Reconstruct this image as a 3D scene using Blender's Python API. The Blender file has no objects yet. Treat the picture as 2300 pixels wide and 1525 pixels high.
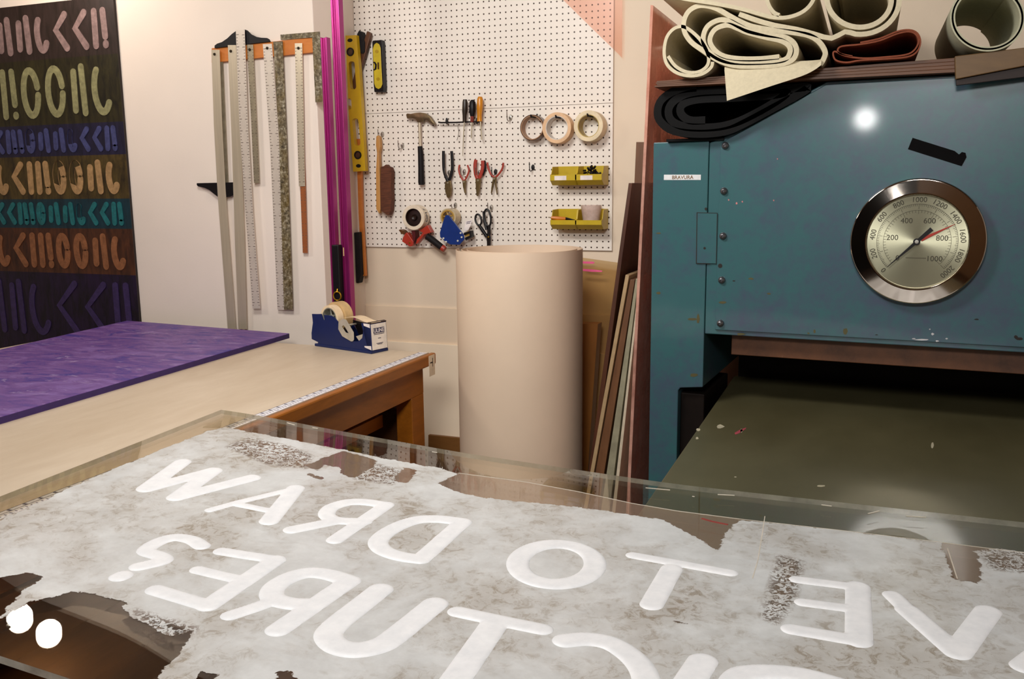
import bpy, bmesh, math, random
import numpy as np
from mathutils import Vector, Matrix
from mathutils.geometry import tessellate_polygon
random.seed(7)
S = bpy.context.scene
C = S.collection
# ------------------------------------------------------------------ camera
FPX = 2030.35
YAW, PITCH, ROLL = .3736, -.1701, -.0113
C0 = np.array([1.0196, -3.7375, 1.4863])
cy, sy = math.cos(YAW), math.sin(YAW)
FW = np.array([-sy*math.cos(PITCH), cy*math.cos(PITCH), math.sin(PITCH)])
_r = np.array([cy, sy, 0.]); _u = np.cross(_r, FW)
RT = math.cos(ROLL)*_r + math.sin(ROLL)*_u
UP = -math.sin(ROLL)*_r + math.cos(ROLL)*_u
cam = bpy.data.cameras.new('camera'); cam.sensor_width = 36; cam.lens = 36*FPX/2300
cam.clip_start = .05; cam.clip_end = 60
camo = bpy.data.objects.new('camera', cam); C.objects.link(camo)
camo.matrix_world = Matrix(((RT[0], UP[0], -FW[0], C0[0]), (RT[1], UP[1], -FW[1], C0[1]), (RT[2], UP[2], -FW[2], C0[2]), (0, 0, 0, 1)))
S.camera = camo
# ------------------------------------------------------------------ world, lights, exposure
S.view_settings.view_transform = 'Standard'; S.view_settings.look = 'None'
S.view_settings.gamma = 1; S.view_settings.exposure = -.3; S.view_settings.use_curve_mapping = False
w = bpy.data.worlds.new('world'); S.world = w; w.use_nodes = True
w.node_tree.nodes['Background'].inputs[0].default_value = (1, .9, .8, 1)
w.node_tree.nodes['Background'].inputs[1].default_value = .03
def area(name, loc, size, power, col, aim=None):
    l = bpy.data.lights.new(name, 'AREA'); l.shape = 'DISK'; l.size = size; l.energy = power; l.color = col
    o = bpy.data.objects.new(name, l); C.objects.link(o); o.location = loc
    d = Vector(aim or (loc[0], loc[1], 0)) - Vector(loc)
    o.rotation_euler = d.to_track_quat('-Z', 'Y').to_euler(); return o
def bulb(name, loc, r, power, col):
    l = bpy.data.lights.new(name, 'POINT'); l.shadow_soft_size = r; l.energy = power; l.color = col
    o = bpy.data.objects.new(name, l); C.objects.link(o); o.location = loc; return o
WARM = (1, .88, .76)
area('ceiling_light', (-.3, -2.1, 2.72), .7, 54, (1, .98, .95), (-.25, -.35, 1.1))
area('ceiling_light_rear', (.9, -4.6, 2.72), .8, 108, (1, .985, .96), (.5, -2.0, .8))
area('ceiling_light_left', (-2.4, -2.2, 2.72), .5, 16, (1, .93, .84), (-1.9, -.4, 1.3))
bulb('spot_bulb', (-2.499, -.795, 2.545), .056, 8, WARM)
bulb('spot_bulb_2', (-2.347, -.764, 2.59), .056, 8, WARM)
bulb('work_lamp', (.42, -5.1, 1.92), .07, 14, (1, .98, .96))
# ------------------------------------------------------------------ pixel -> place helpers (each point lies on a real plane of the room)
def ray(x, y): return RT*((x-1150)/FPX) + UP*((762.5-y)/FPX) + FW
def onp(x, y, p0, n):
    d = ray(x, y); p0 = np.asarray(p0, float); n = np.asarray(n, float)
    return C0 + d*(((p0-C0) @ n)/(d @ n))
def onY(x, y, Y): return onp(x, y, (0, Y, 0), (0, 1, 0))
def onX(x, y, X): return onp(x, y, (X, 0, 0), (1, 0, 0))
def onZ(x, y, Z): return onp(x, y, (0, 0, Z), (0, 0, 1))
def crop(ox, oy, s): return lambda *p: [(ox+a/s, oy+b/s) for a, b in p]
cA = crop(430, 40, 2.06); cB = crop(430, 40, 5.865); cC = crop(700, 0, 5.082); cD = crop(880, 220, 6.354)
cE = crop(820, 430, 7.419); cF = crop(1150, 160, 5.867); cG = crop(1200, 350, 8.027); cH = crop(720, 520, 7.63)
cI = crop(680, 650, 9.532); cJ = crop(1480, 0, 5.476); cK = crop(1850, 0, 5.111); cL = crop(1340, 0, 4.486)
cM = crop(1280, 560, 5.085); cN = crop(1280, 840, 4.483); c5 = crop(1440, 280, 2.542); cO = crop(890, 440, 12.71)
z1 = crop(0, 900, 2.44); z2 = crop(700, 950, 2.6525); z3 = crop(1400, 900, 2.44)
# ------------------------------------------------------------------ materials
def srgb(r, g, b):
    f = lambda c: (c/255)/12.92 if c/255 <= .04045 else ((c/255+.055)/1.055)**2.4
    return (f(r), f(g), f(b), 1)
class NT:
    def __init__(s, name):
        s.m = bpy.data.materials.new(name); s.m.use_nodes = True; s.t = s.m.node_tree
        s.b = s.t.nodes['Principled BSDF']; s.out = s.t.nodes['Material Output']
    def n(s, typ, **kw):
        o = s.t.nodes.new(typ)
        for k, v in kw.items(): setattr(o, k, v)
        return o
    def l(s, a, b): s.t.links.new(a, b)
    def coord(s, kind='Object', scale=(1, 1, 1), rot=(0, 0, 0)):
        c = s.n('ShaderNodeTexCoord'); m = s.n('ShaderNodeMapping'); m.inputs['Scale'].default_value = scale
        m.inputs['Rotation'].default_value = rot
        s.l(c.outputs[kind], m.inputs[0]); return m.outputs[0]
    def noise(s, vec, scale, detail=4, rough=.6, dist=0.):
        o = s.n('ShaderNodeTexNoise'); o.inputs['Scale'].default_value = scale; o.inputs['Detail'].default_value = detail
        o.inputs['Roughness'].default_value = rough; o.inputs['Distortion'].default_value = dist
        s.l(vec, o.inputs['Vector']); return o.outputs['Fac']
    def ramp(s, fac, *stops):
        o = s.n('ShaderNodeValToRGB'); e = o.color_ramp.elements
        while len(e) < len(stops): e.new(.5)
        for el, (p, c) in zip(e, stops): el.position = p; el.color = c if len(c) == 4 else (*c, 1)
        s.l(fac, o.inputs[0]); return o.outputs[0]
    def math(s, op, a, b=None, clamp=False):
        o = s.n('ShaderNodeMath', operation=op); o.use_clamp = clamp
        for i, v in enumerate((a, b)):
            if v is None: continue
            if isinstance(v, (int, float)): o.inputs[i].default_value = v
            else: s.l(v, o.inputs[i])
        return o.outputs[0]
    def mix(s, fac, a, b, blend='MIX'):
        o = s.n('ShaderNodeMix', data_type='RGBA', blend_type=blend)
        for i, v in ((0, fac), (6, a), (7, b)):
            if isinstance(v, (int, float)): o.inputs[i].default_value = v
            elif isinstance(v, tuple): o.inputs[i].default_value = v
            else: s.l(v, o.inputs[i])
        return o.outputs[2]
    def bump(s, h, strength=.2, dist=.01):
        o = s.n('ShaderNodeBump'); o.inputs['Strength'].default_value = strength; o.inputs['Distance'].default_value = dist
        s.l(h, o.inputs['Height']); s.l(o.outputs[0], s.b.inputs['Normal'])
    def set(s, **kw):
        for k, v in kw.items(): s.b.inputs[k.replace('_', ' ')].default_value = v
MC = {}
def pm(name, col, rough=.5, metal=0., var=.12, vs=30., bump=0., scale=(1, 1, 1), spec=.5, col2=None, dist=0.):
    """plain procedural material: colour with noise variation"""
    if name in MC: return MC[name]
    t = NT(name); v = t.coord('Object', scale); nz = t.noise(v, vs, 5, .6, dist)
    c = srgb(*col); a = tuple(max(0, x*(1-var)) for x in c[:3])+(1,); b = tuple(min(1, x*(1+var)) for x in c[:3])+(1,)
    if col2: a = c; b = srgb(*col2)
    col_ = t.ramp(nz, (.3, a), (.7, b)); t.l(col_, t.b.inputs['Base Color'])
    t.set(Roughness=rough, Metallic=metal); t.b.inputs['Specular IOR Level'].default_value = spec
    if bump: t.bump(nz, bump, .004)
    MC[name] = t.m; return t.m
def wallmat(name, col, rough=.65):
    t = NT(name); v = t.coord('Object'); n1 = t.noise(v, 1.3, 3); n2 = t.noise(v, 120, 3)
    c = srgb(*col); d = tuple(x*.93 for x in c[:3])+(1,)
    t.l(t.ramp(n1, (.35, d), (.65, c)), t.b.inputs['Base Color']); t.set(Roughness=rough); t.bump(n2, .08, .003); return t.m
def pegmat():
    t = NT('white_pegboard'); c = t.n('ShaderNodeTexCoord'); x = t.n('ShaderNodeSeparateXYZ'); t.l(c.outputs['Object'], x.inputs[0])
    def cell(o):
        a = t.math('DIVIDE', o, .0254); a = t.math('ADD', a, 200.5); a = t.math('FRACT', a); a = t.math('SUBTRACT', a, .5); return t.math('MULTIPLY', a, a)
    d = t.math('SQRT', t.math('ADD', cell(x.outputs[0]), cell(x.outputs[2])))
    m = t.n('ShaderNodeMapRange'); m.inputs[1].default_value = .118; m.inputs[2].default_value = .142; t.l(d, m.inputs[0])
    v = t.coord('Object'); n1 = t.noise(v, 3, 4)
    base = t.ramp(n1, (.3, srgb(236, 227, 215)), (.7, srgb(245, 236, 225)))
    t.l(t.mix(m.outputs[0], srgb(58, 34, 20), base), t.b.inputs['Base Color']); t.set(Roughness=.42)
    t.bump(m.outputs[0], .6, .003); return t.m
def woodmat(name, c1, c2, scale=(1, 1, 1), rough=.5, vs=9, rings=0):
    if name in MC: return MC[name]
    t = NT(name); v = t.coord('Object', scale); n1 = t.noise(v, vs, 6, .65, .6); n2 = t.noise(v, vs*7, 3)
    f = t.math('ADD', t.math('MULTIPLY', n1, .75), t.math('MULTIPLY', n2, .25))
    t.l(t.ramp(f, (.32, srgb(*c1)), (.68, srgb(*c2))), t.b.inputs['Base Color']); t.set(Roughness=rough); t.bump(f, .15, .003)
    MC[name] = t.m; return t.m
def clearmat(name, tint, rough=.02, ior=1.49, haze=0., hazecol=(200, 195, 185)):
    """thin clear acrylic: transparent with a Fresnel reflection and optional surface haze"""
    t = NT(name); t.t.nodes.remove(t.b)
    tr = t.n('ShaderNodeBsdfTransparent'); tr.inputs[0].default_value = srgb(*tint)
    gl = t.n('ShaderNodeBsdfGlossy'); gl.inputs['Roughness'].default_value = rough
    df = t.n('ShaderNodeBsdfDiffuse'); df.inputs[0].default_value = srgb(*hazecol)
    g = t.n('ShaderNodeNewGeometry'); dt = t.n('ShaderNodeVectorMath', operation='DOT_PRODUCT')
    t.l(g.outputs['Incoming'], dt.inputs[0]); t.l(g.outputs['Normal'], dt.inputs[1])
    f0 = ((ior-1)/(ior+1))**2; cs = t.math('SUBTRACT', 1., t.math('ABSOLUTE', dt.outputs['Value']), True)
    fr = t.math('ADD', t.math('MULTIPLY', t.math('POWER', cs, 5.), 1-f0), f0)
    m0 = t.n('ShaderNodeMixShader')
    if haze:
        nz = t.noise(t.coord('Object'), 14, 5); t.l(t.math('MULTIPLY', nz, haze*2), m0.inputs[0])
    else: m0.inputs[0].default_value = 0
    t.l(tr.outputs[0], m0.inputs[1]); t.l(df.outputs[0], m0.inputs[2])
    m = t.n('ShaderNodeMixShader'); t.l(fr, m.inputs[0]); t.l(m0.outputs[0], m.inputs[1]); t.l(gl.outputs[0], m.inputs[2])
    t.l(m.outputs[0], t.out.inputs[0]); MC[name] = t.m; return t.m
# ------------------------------------------------------------------ mesh builder
class MB:
    def __init__(s): s.bm = bmesh.new()
    def face(s, pts, mi=0):
        f = s.bm.faces.new([s.bm.verts.new(tuple(map(float, p))) for p in pts]); f.material_index = mi; return f
    def box(s, a, b, M=None, mi=0):
        a, b = [min(p, q) for p, q in zip(a, b)], [max(p, q) for p, q in zip(a, b)]
        v = [s.bm.verts.new((M or Matrix()) @ Vector((x, y, z))) for z in (a[2], b[2]) for y in (a[1], b[1]) for x in (a[0], b[0])]
        for i in ((0, 2, 3, 1), (4, 5, 7, 6), (0, 1, 5, 4), (2, 6, 7, 3), (0, 4, 6, 2), (1, 3, 7, 5)):
            s.bm.faces.new([v[j] for j in i]).material_index = mi
        return s
    def prism(s, front, back, holes=None, mi=0):
        """front/back: matching lists of 3-D points (outline); holes: list of (front, back)"""
        loops = [(front, back)] + list(holes or [])
        VF = []; VB = []
        for fr, bk in loops:
            vf = [s.bm.verts.new(tuple(map(float, p))) for p in fr]; vb = [s.bm.verts.new(tuple(map(float, p))) for p in bk]
            n = len(vf)
            for i in range(n):
                j = (i+1) % n; s.bm.faces.new((vf[i], vf[j], vb[j], vb[i])).material_index = mi
            VF += vf; VB += vb
        if len(loops) == 1 and len(front) <= 4:
            s.bm.faces.new(VF).material_index = mi; s.bm.faces.new(VB[::-1]).material_index = mi
        else:
            for V, ps in ((VF, [l[0] for l in loops]), (VB, [l[1] for l in loops])):
                for tri in tessellate_polygon([[Vector(tuple(map(float, p))) for p in q] for q in ps]):
                    try: s.bm.faces.new([V[i] for i in tri]).material_index = mi
                    except ValueError: pass
        return s
    def pY(s, px, Yf, Yb, holes=None, mi=0):
        """outline given in photo pixels, lying on the plane Y=Yf, extruded straight back to Yb"""
        def fb(q):
            f = [onY(x, y, Yf) for x, y in q]; return f, [np.array([p[0], Yb, p[2]]) for p in f]
        f, b = fb(px); return s.prism(f, b, [fb(h) for h in (holes or [])], mi)
    def tube(s, pts, r, seg=8, ry=None, cap=True, mi=0, closed=False):
        pts = [np.asarray(p, float) for p in pts]; n = len(pts)
        rs = r if isinstance(r, (list, tuple)) else [r]*n
        rings = []; prev = None
        for i, p in enumerate(pts):
            if closed: t = pts[(i+1) % n]-pts[i-1]
            else: t = pts[min(i+1, n-1)]-pts[max(i-1, 0)]
            t = t/(np.linalg.norm(t)+1e-12)
            if prev is None:
                a = np.array([0, 1., 0]) if abs(t[1]) < .9 else np.array([1., 0, 0])
            else: a = prev
            a = a-t*(a @ t); a /= np.linalg.norm(a); prev = a; b = np.cross(t, a)
            k = ry or 1.
            rings.append([s.bm.verts.new(tuple(p+rs[i]*(k*math.cos(q)*a+math.sin(q)*b))) for q in [2*math.pi*j/seg for j in range(seg)]])
        for i in range(n if closed else n-1):
            A, B = rings[i], rings[(i+1) % n]
            for j in range(seg):
                k2 = (j+1) % seg; s.bm.faces.new((A[j], A[k2], B[k2], B[j])).material_index = mi
        if cap and not closed:
            s.bm.faces.new(rings[0][::-1]).material_index = mi; s.bm.faces.new(rings[-1]).material_index = mi
        return s
    def lathe(s, prof, o, ax, seg=40, mi=0, up=None):
        """prof: (radius, distance along axis) pairs, revolved about axis ax through o; closed when first == last"""
        o = np.asarray(o, float); ax = np.asarray(ax, float); ax /= np.linalg.norm(ax)
        a = np.array([0, 0, 1.]) if abs(ax[2]) < .9 else np.array([1., 0, 0])
        a = a-ax*(a @ ax); a /= np.linalg.norm(a); b = np.cross(ax, a); R = []
        for r, h in prof:
            if r < 1e-7: R.append([s.bm.verts.new(tuple(o+ax*h))])
            else: R.append([s.bm.verts.new(tuple(o+ax*h+r*(math.cos(q)*a+math.sin(q)*b))) for q in [2*math.pi*j/seg for j in range(seg)]])
        for A, B in zip(R, R[1:]):
            for j in range(seg):
                k = (j+1) % seg
                q = [A[j % len(A)], A[k % len(A)], B[k % len(B)], B[j % len(B)]]
                q = [v for i, v in enumerate(q) if v not in q[:i]]
                if len(q) > 2: s.bm.faces.new(q).material_index = mi
        return s
    def build(s, name, mats, parent=None, loc=None, bevel=0., seg=2, smooth=False, weld=True):
        bm = s.bm
        if weld: bmesh.ops.remove_doubles(bm, verts=bm.verts, dist=1e-6)
        bmesh.ops.recalc_face_normals(bm, faces=bm.faces)
        if bevel:
            es = [e for e in bm.edges if len(e.link_faces) == 2 and e.calc_face_angle(0) > .6]
            bmesh.ops.bevel(bm, geom=es, offset=bevel, segments=seg, affect='EDGES', profile=.5, clamp_overlap=True)
        base = Vector(parent.location) if parent else None
        if parent and parent.parent: base = Vector(parent['wloc'])
        if loc is None:
            if parent: loc = base
            else:
                vs = [v.co for v in bm.verts]
                loc = Vector(((min(v.x for v in vs)+max(v.x for v in vs))/2, (min(v.y for v in vs)+max(v.y for v in vs))/2, min(v.z for v in vs)))
        loc = Vector(tuple(map(float, loc)))
        bmesh.ops.translate(bm, verts=bm.verts, vec=-loc)
        me = bpy.data.meshes.new(name); bm.to_mesh(me); bm.free()
        for m in (mats if isinstance(mats, (list, tuple)) else [mats]): me.materials.append(m)
        if smooth:
            for p in me.polygons: p.use_smooth = True
            try: me.set_sharp_from_angle(angle=math.radians(40))
            except Exception: pass
        o = bpy.data.objects.new(name, me); C.objects.link(o)
        if parent: o.parent = parent; o.location = loc-base; o['wloc'] = tuple(loc)
        else: o.location = loc
        return o
def tag(o, label, cat, group=None, kind=None):
    o['label'] = label; o['category'] = cat
    if group: o['group'] = group
    if kind: o['kind'] = kind
    return o
def thing(name, loc, label, cat, group=None):
    o = bpy.data.objects.new(name, None); C.objects.link(o); o.location = tuple(map(float, loc)); o.empty_display_size = .05
    return tag(o, label, cat, group)
def struct(o): o['kind'] = 'structure'; return o
def text(mb, s, size, o, rx, up, extrude=.0003, mi=0, center=True, bold=0.):
    cu = bpy.data.curves.new('t', 'FONT'); cu.body = s; cu.size = size; cu.extrude = extrude; cu.resolution_u = 3
    cu.offset = bold
    if center: cu.align_x = 'CENTER'; cu.align_y = 'CENTER'
    ob = bpy.data.objects.new('t', cu); C.objects.link(ob)
    dg = bpy.context.evaluated_depsgraph_get(); me = bpy.data.meshes.new_from_object(ob.evaluated_get(dg))
    bpy.data.objects.remove(ob)
    rx = Vector(rx).normalized(); up = Vector(up).normalized(); nz = rx.cross(up); o = Vector(tuple(map(float, o)))
    vs = [mb.bm.verts.new(o+rx*v.co.x+up*v.co.y+nz*v.co.z) for v in me.vertices]
    for p in me.polygons:
        try: mb.bm.faces.new([vs[i] for i in p.vertices]).material_index = mi
        except ValueError: pass
    bpy.data.meshes.remove(me)
def cat(pts, n=6, closed=False):
    """Catmull-Rom through points"""
    P = [np.asarray(p, float) for p in pts]; out = []; N = len(P)
    for i in range(N if closed else N-1):
        if closed: a, b, c, d = P[i-1], P[i], P[(i+1) % N], P[(i+2) % N]
        else: a, b, c, d = P[max(i-1, 0)], P[i], P[i+1], P[min(i+2, N-1)]
        for k in range(n):
            t = k/n; out.append(.5*((2*b)+(c-a)*t+(2*a-5*b+4*c-d)*t*t+(3*b-a-3*c+d)*t**3))
    if not closed: out.append(P[-1])
    return out
# ------------------------------------------------------------------ room
M_wall = wallmat('cream_wall_paint', (246, 232, 218)); M_wall2 = wallmat('lower_wall_panel', (236, 214, 186)); M_wall3 = wallmat('base_wall_panel', (250, 231, 204)); M_wallb = wallmat('alcove_wall_paint', (236, 217, 192))
M_floor = woodmat('dark_floor_boards', (72, 42, 14), (128, 80, 34), (1, .12, 1), .35, 14)
M_ceil = woodmat('brown_ceiling_boards', (92, 60, 30), (132, 90, 48), (1, .1, 1), .5, 12)
TOP = 2.80
struct(MB().box((-4.8, -7.6, -.1), (3.6, .2, 0)).build('floor', M_floor))
struct(MB().box((-4.8, -7.6, TOP), (3.6, .2, TOP+.1)).build('ceiling', M_ceil))
struct(MB().box((-1.2, .012, 0), (3.6, .2, TOP)).build('wall_back', M_wallb))
struct(MB().box((-4.8, -.33, 0), (-1.2, .2, TOP)).build('wall_left', M_wall, bevel=.004))
struct(MB().box((3.5, -7.5, 0), (3.6, .012, TOP)).build('wall_right', M_wall))
struct(MB().box((-4.8, -7.6, 0), (3.6, -7.5, TOP)).build('wall_front', pm('rear_wall_paint', (206, 168, 126), .7)))
struct(MB().box((-4.2, -7.52, 0), (.55, -7.49, 2.75)).build('added_dark_panel_1', pm('reflection_panel_black', (14, 12, 14), .6)))  # unseen dark panel added to blacken the left half of the bezel reflection
struct(MB().box((-4.9, -7.5, 0), (-4.8, -.33, TOP)).build('wall_west', M_wall))
struct(MB().box((-1.2, .003, .0), (.34, .012, .925)).build('trim_1', M_wall2, bevel=.002))
struct(MB().box((-1.2, -.007, .0), (.34, .003, .757)).build('trim_2', M_wall3, bevel=.002))
# ------------------------------------------------------------------ pegboards
M_peg = pegmat(); G = .0254; PX0 = (0, 0, 1.80)
def pegboard(z0, z1_, label):
    m = MB().box((-1.198, 0, z0), (.0142, .006, z1_))
    o = m.build('pegboard', M_peg, loc=PX0); return tag(o, label, 'pegboard')
pegboard(1.80-23*G-.0125, 1.80+.0118, 'lower white perforated board the hand tools hang on')
pegboard(1.80+.0135, 1.80+.0135+.95, 'upper white perforated board above the tools, mostly bare')
# ------------------------------------------------------------------ worktable
TZ = .84
M_top = woodmat('pale_birch_table_top', (200, 180, 154), (217, 200, 176), (1, .25, 1), .45, 6)
M_oak = woodmat('varnished_oak', (138, 78, 12), (180, 106, 26), (1, .2, 1), .4, 10)
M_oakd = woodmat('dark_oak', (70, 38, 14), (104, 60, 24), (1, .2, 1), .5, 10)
t = thing('worktable', (-1.6, -1.8, 0), 'long oak worktable with pale top and a measuring strip along its edge', 'table')
MB().box((-2.3, -3.0, TZ-.004), (-.556, -.612, TZ)).build('table_top', M_top, t)
MB().box((-2.3, -3.0, TZ-.05), (-.556, -.612, TZ-.0045)).build('top_core', M_oak, t)
b = MB().box((-.5555, -3.0, TZ-.046), (-.531, -.60, TZ-.001)); b.build('edge_strip', M_oak, t, bevel=.006)
ap = MB(); XA = -.575
ap.prism([(XA, -.63, TZ-.05), (XA, -3.0, TZ-.05), (XA, -3.0, .68), (XA, -.63, .68)], [(XA-.025, -.63, TZ-.05), (XA-.025, -3.0, TZ-.05), (XA-.025, -3.0, .68), (XA-.025, -.63, .68)])
ap.build('apron', M_oak, t, bevel=.002)
for (x, y) in ((XA, -.63), (XA, -2.95), (-2.2, -.63), (-2.2, -2.95)):
    MB().box((x, y, 0), (x-.07, y-.1, .68 if x > -1 else TZ-.05)).build('leg', M_oak, t, bevel=.003)
MB().box((-2.2, -.65, .62), (XA-.1, -.69, TZ-.05)).build('back_rail', M_oakd, t)
MB().box((XA-.13, -.73, .555), (XA-.19, -2.9, .605)).build('lower_rail', M_oak, t, bevel=.002)
MB().box((-.93, -.70, .02), (-.95, -2.9, .79)).build('added_shade_panel', M_oakd, t)  # dark panel added so the opening under the table reads as shade
MB().box((-.92, -.645, .02), (XA-.02, -.66, .62)).build('added_shade_end', M_oakd, t)  # added too, keeps the pale wall out of the shaded opening
MB().box((-.92, -.67, .30), (XA-.09, -2.9, .32)).build('lower_shelf', M_oakd, t)
# printed measuring strip on the top, white with dark ticks
M_strip = pm('white_strip', (236, 234, 238), .4, var=.04); M_ink = pm('dark_ink', (70, 66, 90), .5)
ms = MB().box((-.592, -2.6, TZ), (-.5565, -.625, TZ+.0012)).build('measuring_strip', M_strip, t)
tk = MB(); y = -.64; i = 0
while y > -2.58:
    L_ = .014 if i % 5 == 0 else .007
    tk.box((-.575+.004, y, TZ+.0012), (-.575+.004+L_, y-.0022, TZ+.0016))
    if i % 3 == 0: tk.box((-.589, y, TZ+.0012), (-.580, y-.006, TZ+.0016))
    y -= .0127; i += 1
for xx in (-.5905, -.5772): tk.box((xx, -.63, TZ+.0012), (xx-.0012, -2.59, TZ+.0016))
tk.build('strip_marks', M_ink, ms)
tgm = MB().face
lb = MB().box((-.5308, -.615, TZ-.085), (-.5298, -.665, TZ-.004)); lbo = lb.build('label_tag', pm('cream_paper', (228, 210, 184), .6), t)
mk = MB().box((-.5297, -.633, TZ-.05), (-.5293, -.637, TZ-.016)).box((-.5297, -.637, TZ-.035), (-.5293, -.655, TZ-.030)); mk.build('tag_mark', pm('black_ink', (20, 14, 10), .6), lbo)
# things under the table, seen past the sheet
o = MB(); o.lathe([(.05, 0), (.075, 0), (.075, .05), (.05, .05), (.05, 0)], (-.76, -1.02, .32), (0, 0, 1)); tag(o.build('tape_roll', pm('yellow_tape', (176, 132, 40), .45)), 'yellow tape roll lying on the shelf under the worktable', 'tape roll')
o = MB().box((-.80, -1.22, .32), (-.69, -1.34, .40)); bx = tag(o.build('box', pm('ochre_card', (140, 98, 34), .6), bevel=.004), 'small ochre box on the shelf under the worktable', 'box')
MB().box((-.80, -1.26, .4002), (-.69, -1.30, .4022)).build('label_band', pm('grey_card', (150, 146, 130), .5), bx)
o = MB(); pts = [(-.70+.012*math.sin(a), -1.0-.05*math.cos(a)*1.2, .605+.09*math.sin(a)) for a in np.linspace(.0, 2.6, 14)]
for a, b_ in zip(pts, pts[1:]):
    o.prism([a, b_, (b_[0]-.03, b_[1], b_[2]), (a[0]-.03, a[1], a[2])], [(p[0], p[1], p[2]+.002) for p in (a, b_, (b_[0]-.03, b_[1], b_[2]), (a[0]-.03, a[1], a[2]))])
tag(o.build('paper_strip', pm('white_paper_strip', (226, 216, 196), .6)), 'curled white paper strip over the rail under the worktable', 'paper strip')
# ------------------------------------------------------------------ purple board on the table
M_pur = NT('purple_paint'); v = M_pur.coord('Object', (1, 2.6, 1), (0, 0, .35)); n1 = M_pur.noise(v, 4.2, 7, .68, 1.4); n2 = M_pur.noise(v, 7, 6, .72, 1.0)
c1 = M_pur.ramp(n1, (.36, srgb(62, 48, 138)), (.5, srgb(110, 74, 142)), (.62, srgb(128, 98, 166)))
c2 = M_pur.mix(M_pur.ramp(n2, (.58, (0, 0, 0, 1)), (.72, (.9, .9, .9, 1))), c1, srgb(176, 156, 196))
M_pur.l(c2, M_pur.b.inputs['Base Color']); M_pur.set(Roughness=.55); M_pur.bump(n2, .25, .004)
q = [onZ(650, 748.5, TZ+.022), onZ(285, 720, TZ+.022), onZ(0, 785, TZ+.022), onZ(0, 936, TZ+.022)]
d1 = q[2]-q[1]; d2 = q[3]-q[0]; q[2] = q[1]+d1*1.9; q[3] = q[0]+d2*1.35
pb = MB()
pb.prism(q, [np.array([p[0], p[1], TZ+.0003]) for p in q])
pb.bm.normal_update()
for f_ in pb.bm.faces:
    if abs(f_.normal.z) < .5: f_.material_index = 1  # shading of the side faces is put into a darker purple
tag(pb.build('painted_board', [M_pur.m, pm('shaded_purple_edge', (52, 32, 92), .6)], bevel=.0015), 'purple painted panel lying on the worktable', 'board')
# ------------------------------------------------------------------ painting on the wall: plain colour bands with loose rounded brush marks
YP = -.345
bands = [((-20, 14), 118, (52, 38, 34), (34, 24, 18), (150, 124, 120)), (118, 272, (50, 44, 20), (22, 18, 8), (150, 146, 104)), (272, 346, (32, 28, 58), (18, 16, 34), (70, 74, 122)),
         (346, 446, (82, 66, 30), (38, 28, 14), (182, 144, 98)), (446, 514, (14, 52, 64), (10, 34, 44), (30, 112, 116)), (514, 618, (84, 46, 26), (46, 24, 16), (150, 96, 62)), (618, 1100, (32, 16, 48), (12, 6, 18), (60, 44, 92))]
rx_ = onY(313, 720, YP)[0]; xl = rx_-1.25
pt = thing('wall_painting', (rx_-.6, YP, .3), 'dark wall painting of coloured bands and raised brush marks behind the purple panel', 'painting')
def zat(py): return float(onY(290, py, YP)[2])
zt_ = float(onY(160, 0, YP)[2])
MB().box((xl, -.3305, zat(1100)), (rx_, YP+.002, zt_)).build('canvas_board', pm('painting_edge', (34, 22, 18), .6), pt)
bz = []
for k, (a, b_, ca, cb, cs) in enumerate(bands):
    za = zt_ if k == 0 else zat(a); zb = zat(b_); bz.append((za, zb))
    mm = NT('painted_band_%d' % k); v = mm.coord('Object', (3, 1, .8)); nz = mm.noise(v, 9, 5, .7, .5)
    mm.l(mm.ramp(nz, (.36, srgb(*cb)), (.62, srgb(*ca))), mm.b.inputs['Base Color']); mm.set(Roughness=.5); mm.bump(nz, .3, .004)
    MB().box((xl, YP+.002, zb), (rx_, YP, za)).build('painted_band', mm.m, pt)
rnd = random.Random(5)
def cap_stroke(m, pts, wd, y0, th, seg=7):
    pts = [np.array([p[0], 0, p[1]], float) for p in pts]; L = []; Rr = []
    n = len(pts)
    T = []
    for i in range(n):
        d = pts[min(i+1, n-1)]-pts[max(i-1, 0)]; d /= np.linalg.norm(d); T.append(d)
    N = [np.array([-d[2], 0, d[0]]) for d in T]
    for p, nn_ in zip(pts, N): L.append(p+nn_*wd/2); Rr.append(p-nn_*wd/2)
    e = [pts[-1]+wd/2*(math.cos(a)*N[-1]+math.sin(a)*T[-1]) for a in np.linspace(0, math.pi, seg)[1:-1]]
    s_ = [pts[0]+wd/2*(-math.cos(a)*N[0]-math.sin(a)*T[0]) for a in np.linspace(0, math.pi, seg)[1:-1]]
    o = L+e+Rr[::-1]+s_
    m.prism([np.array([p[0], y0-th, p[2]]) for p in o], [np.array([p[0], y0, p[2]]) for p in o])
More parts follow.
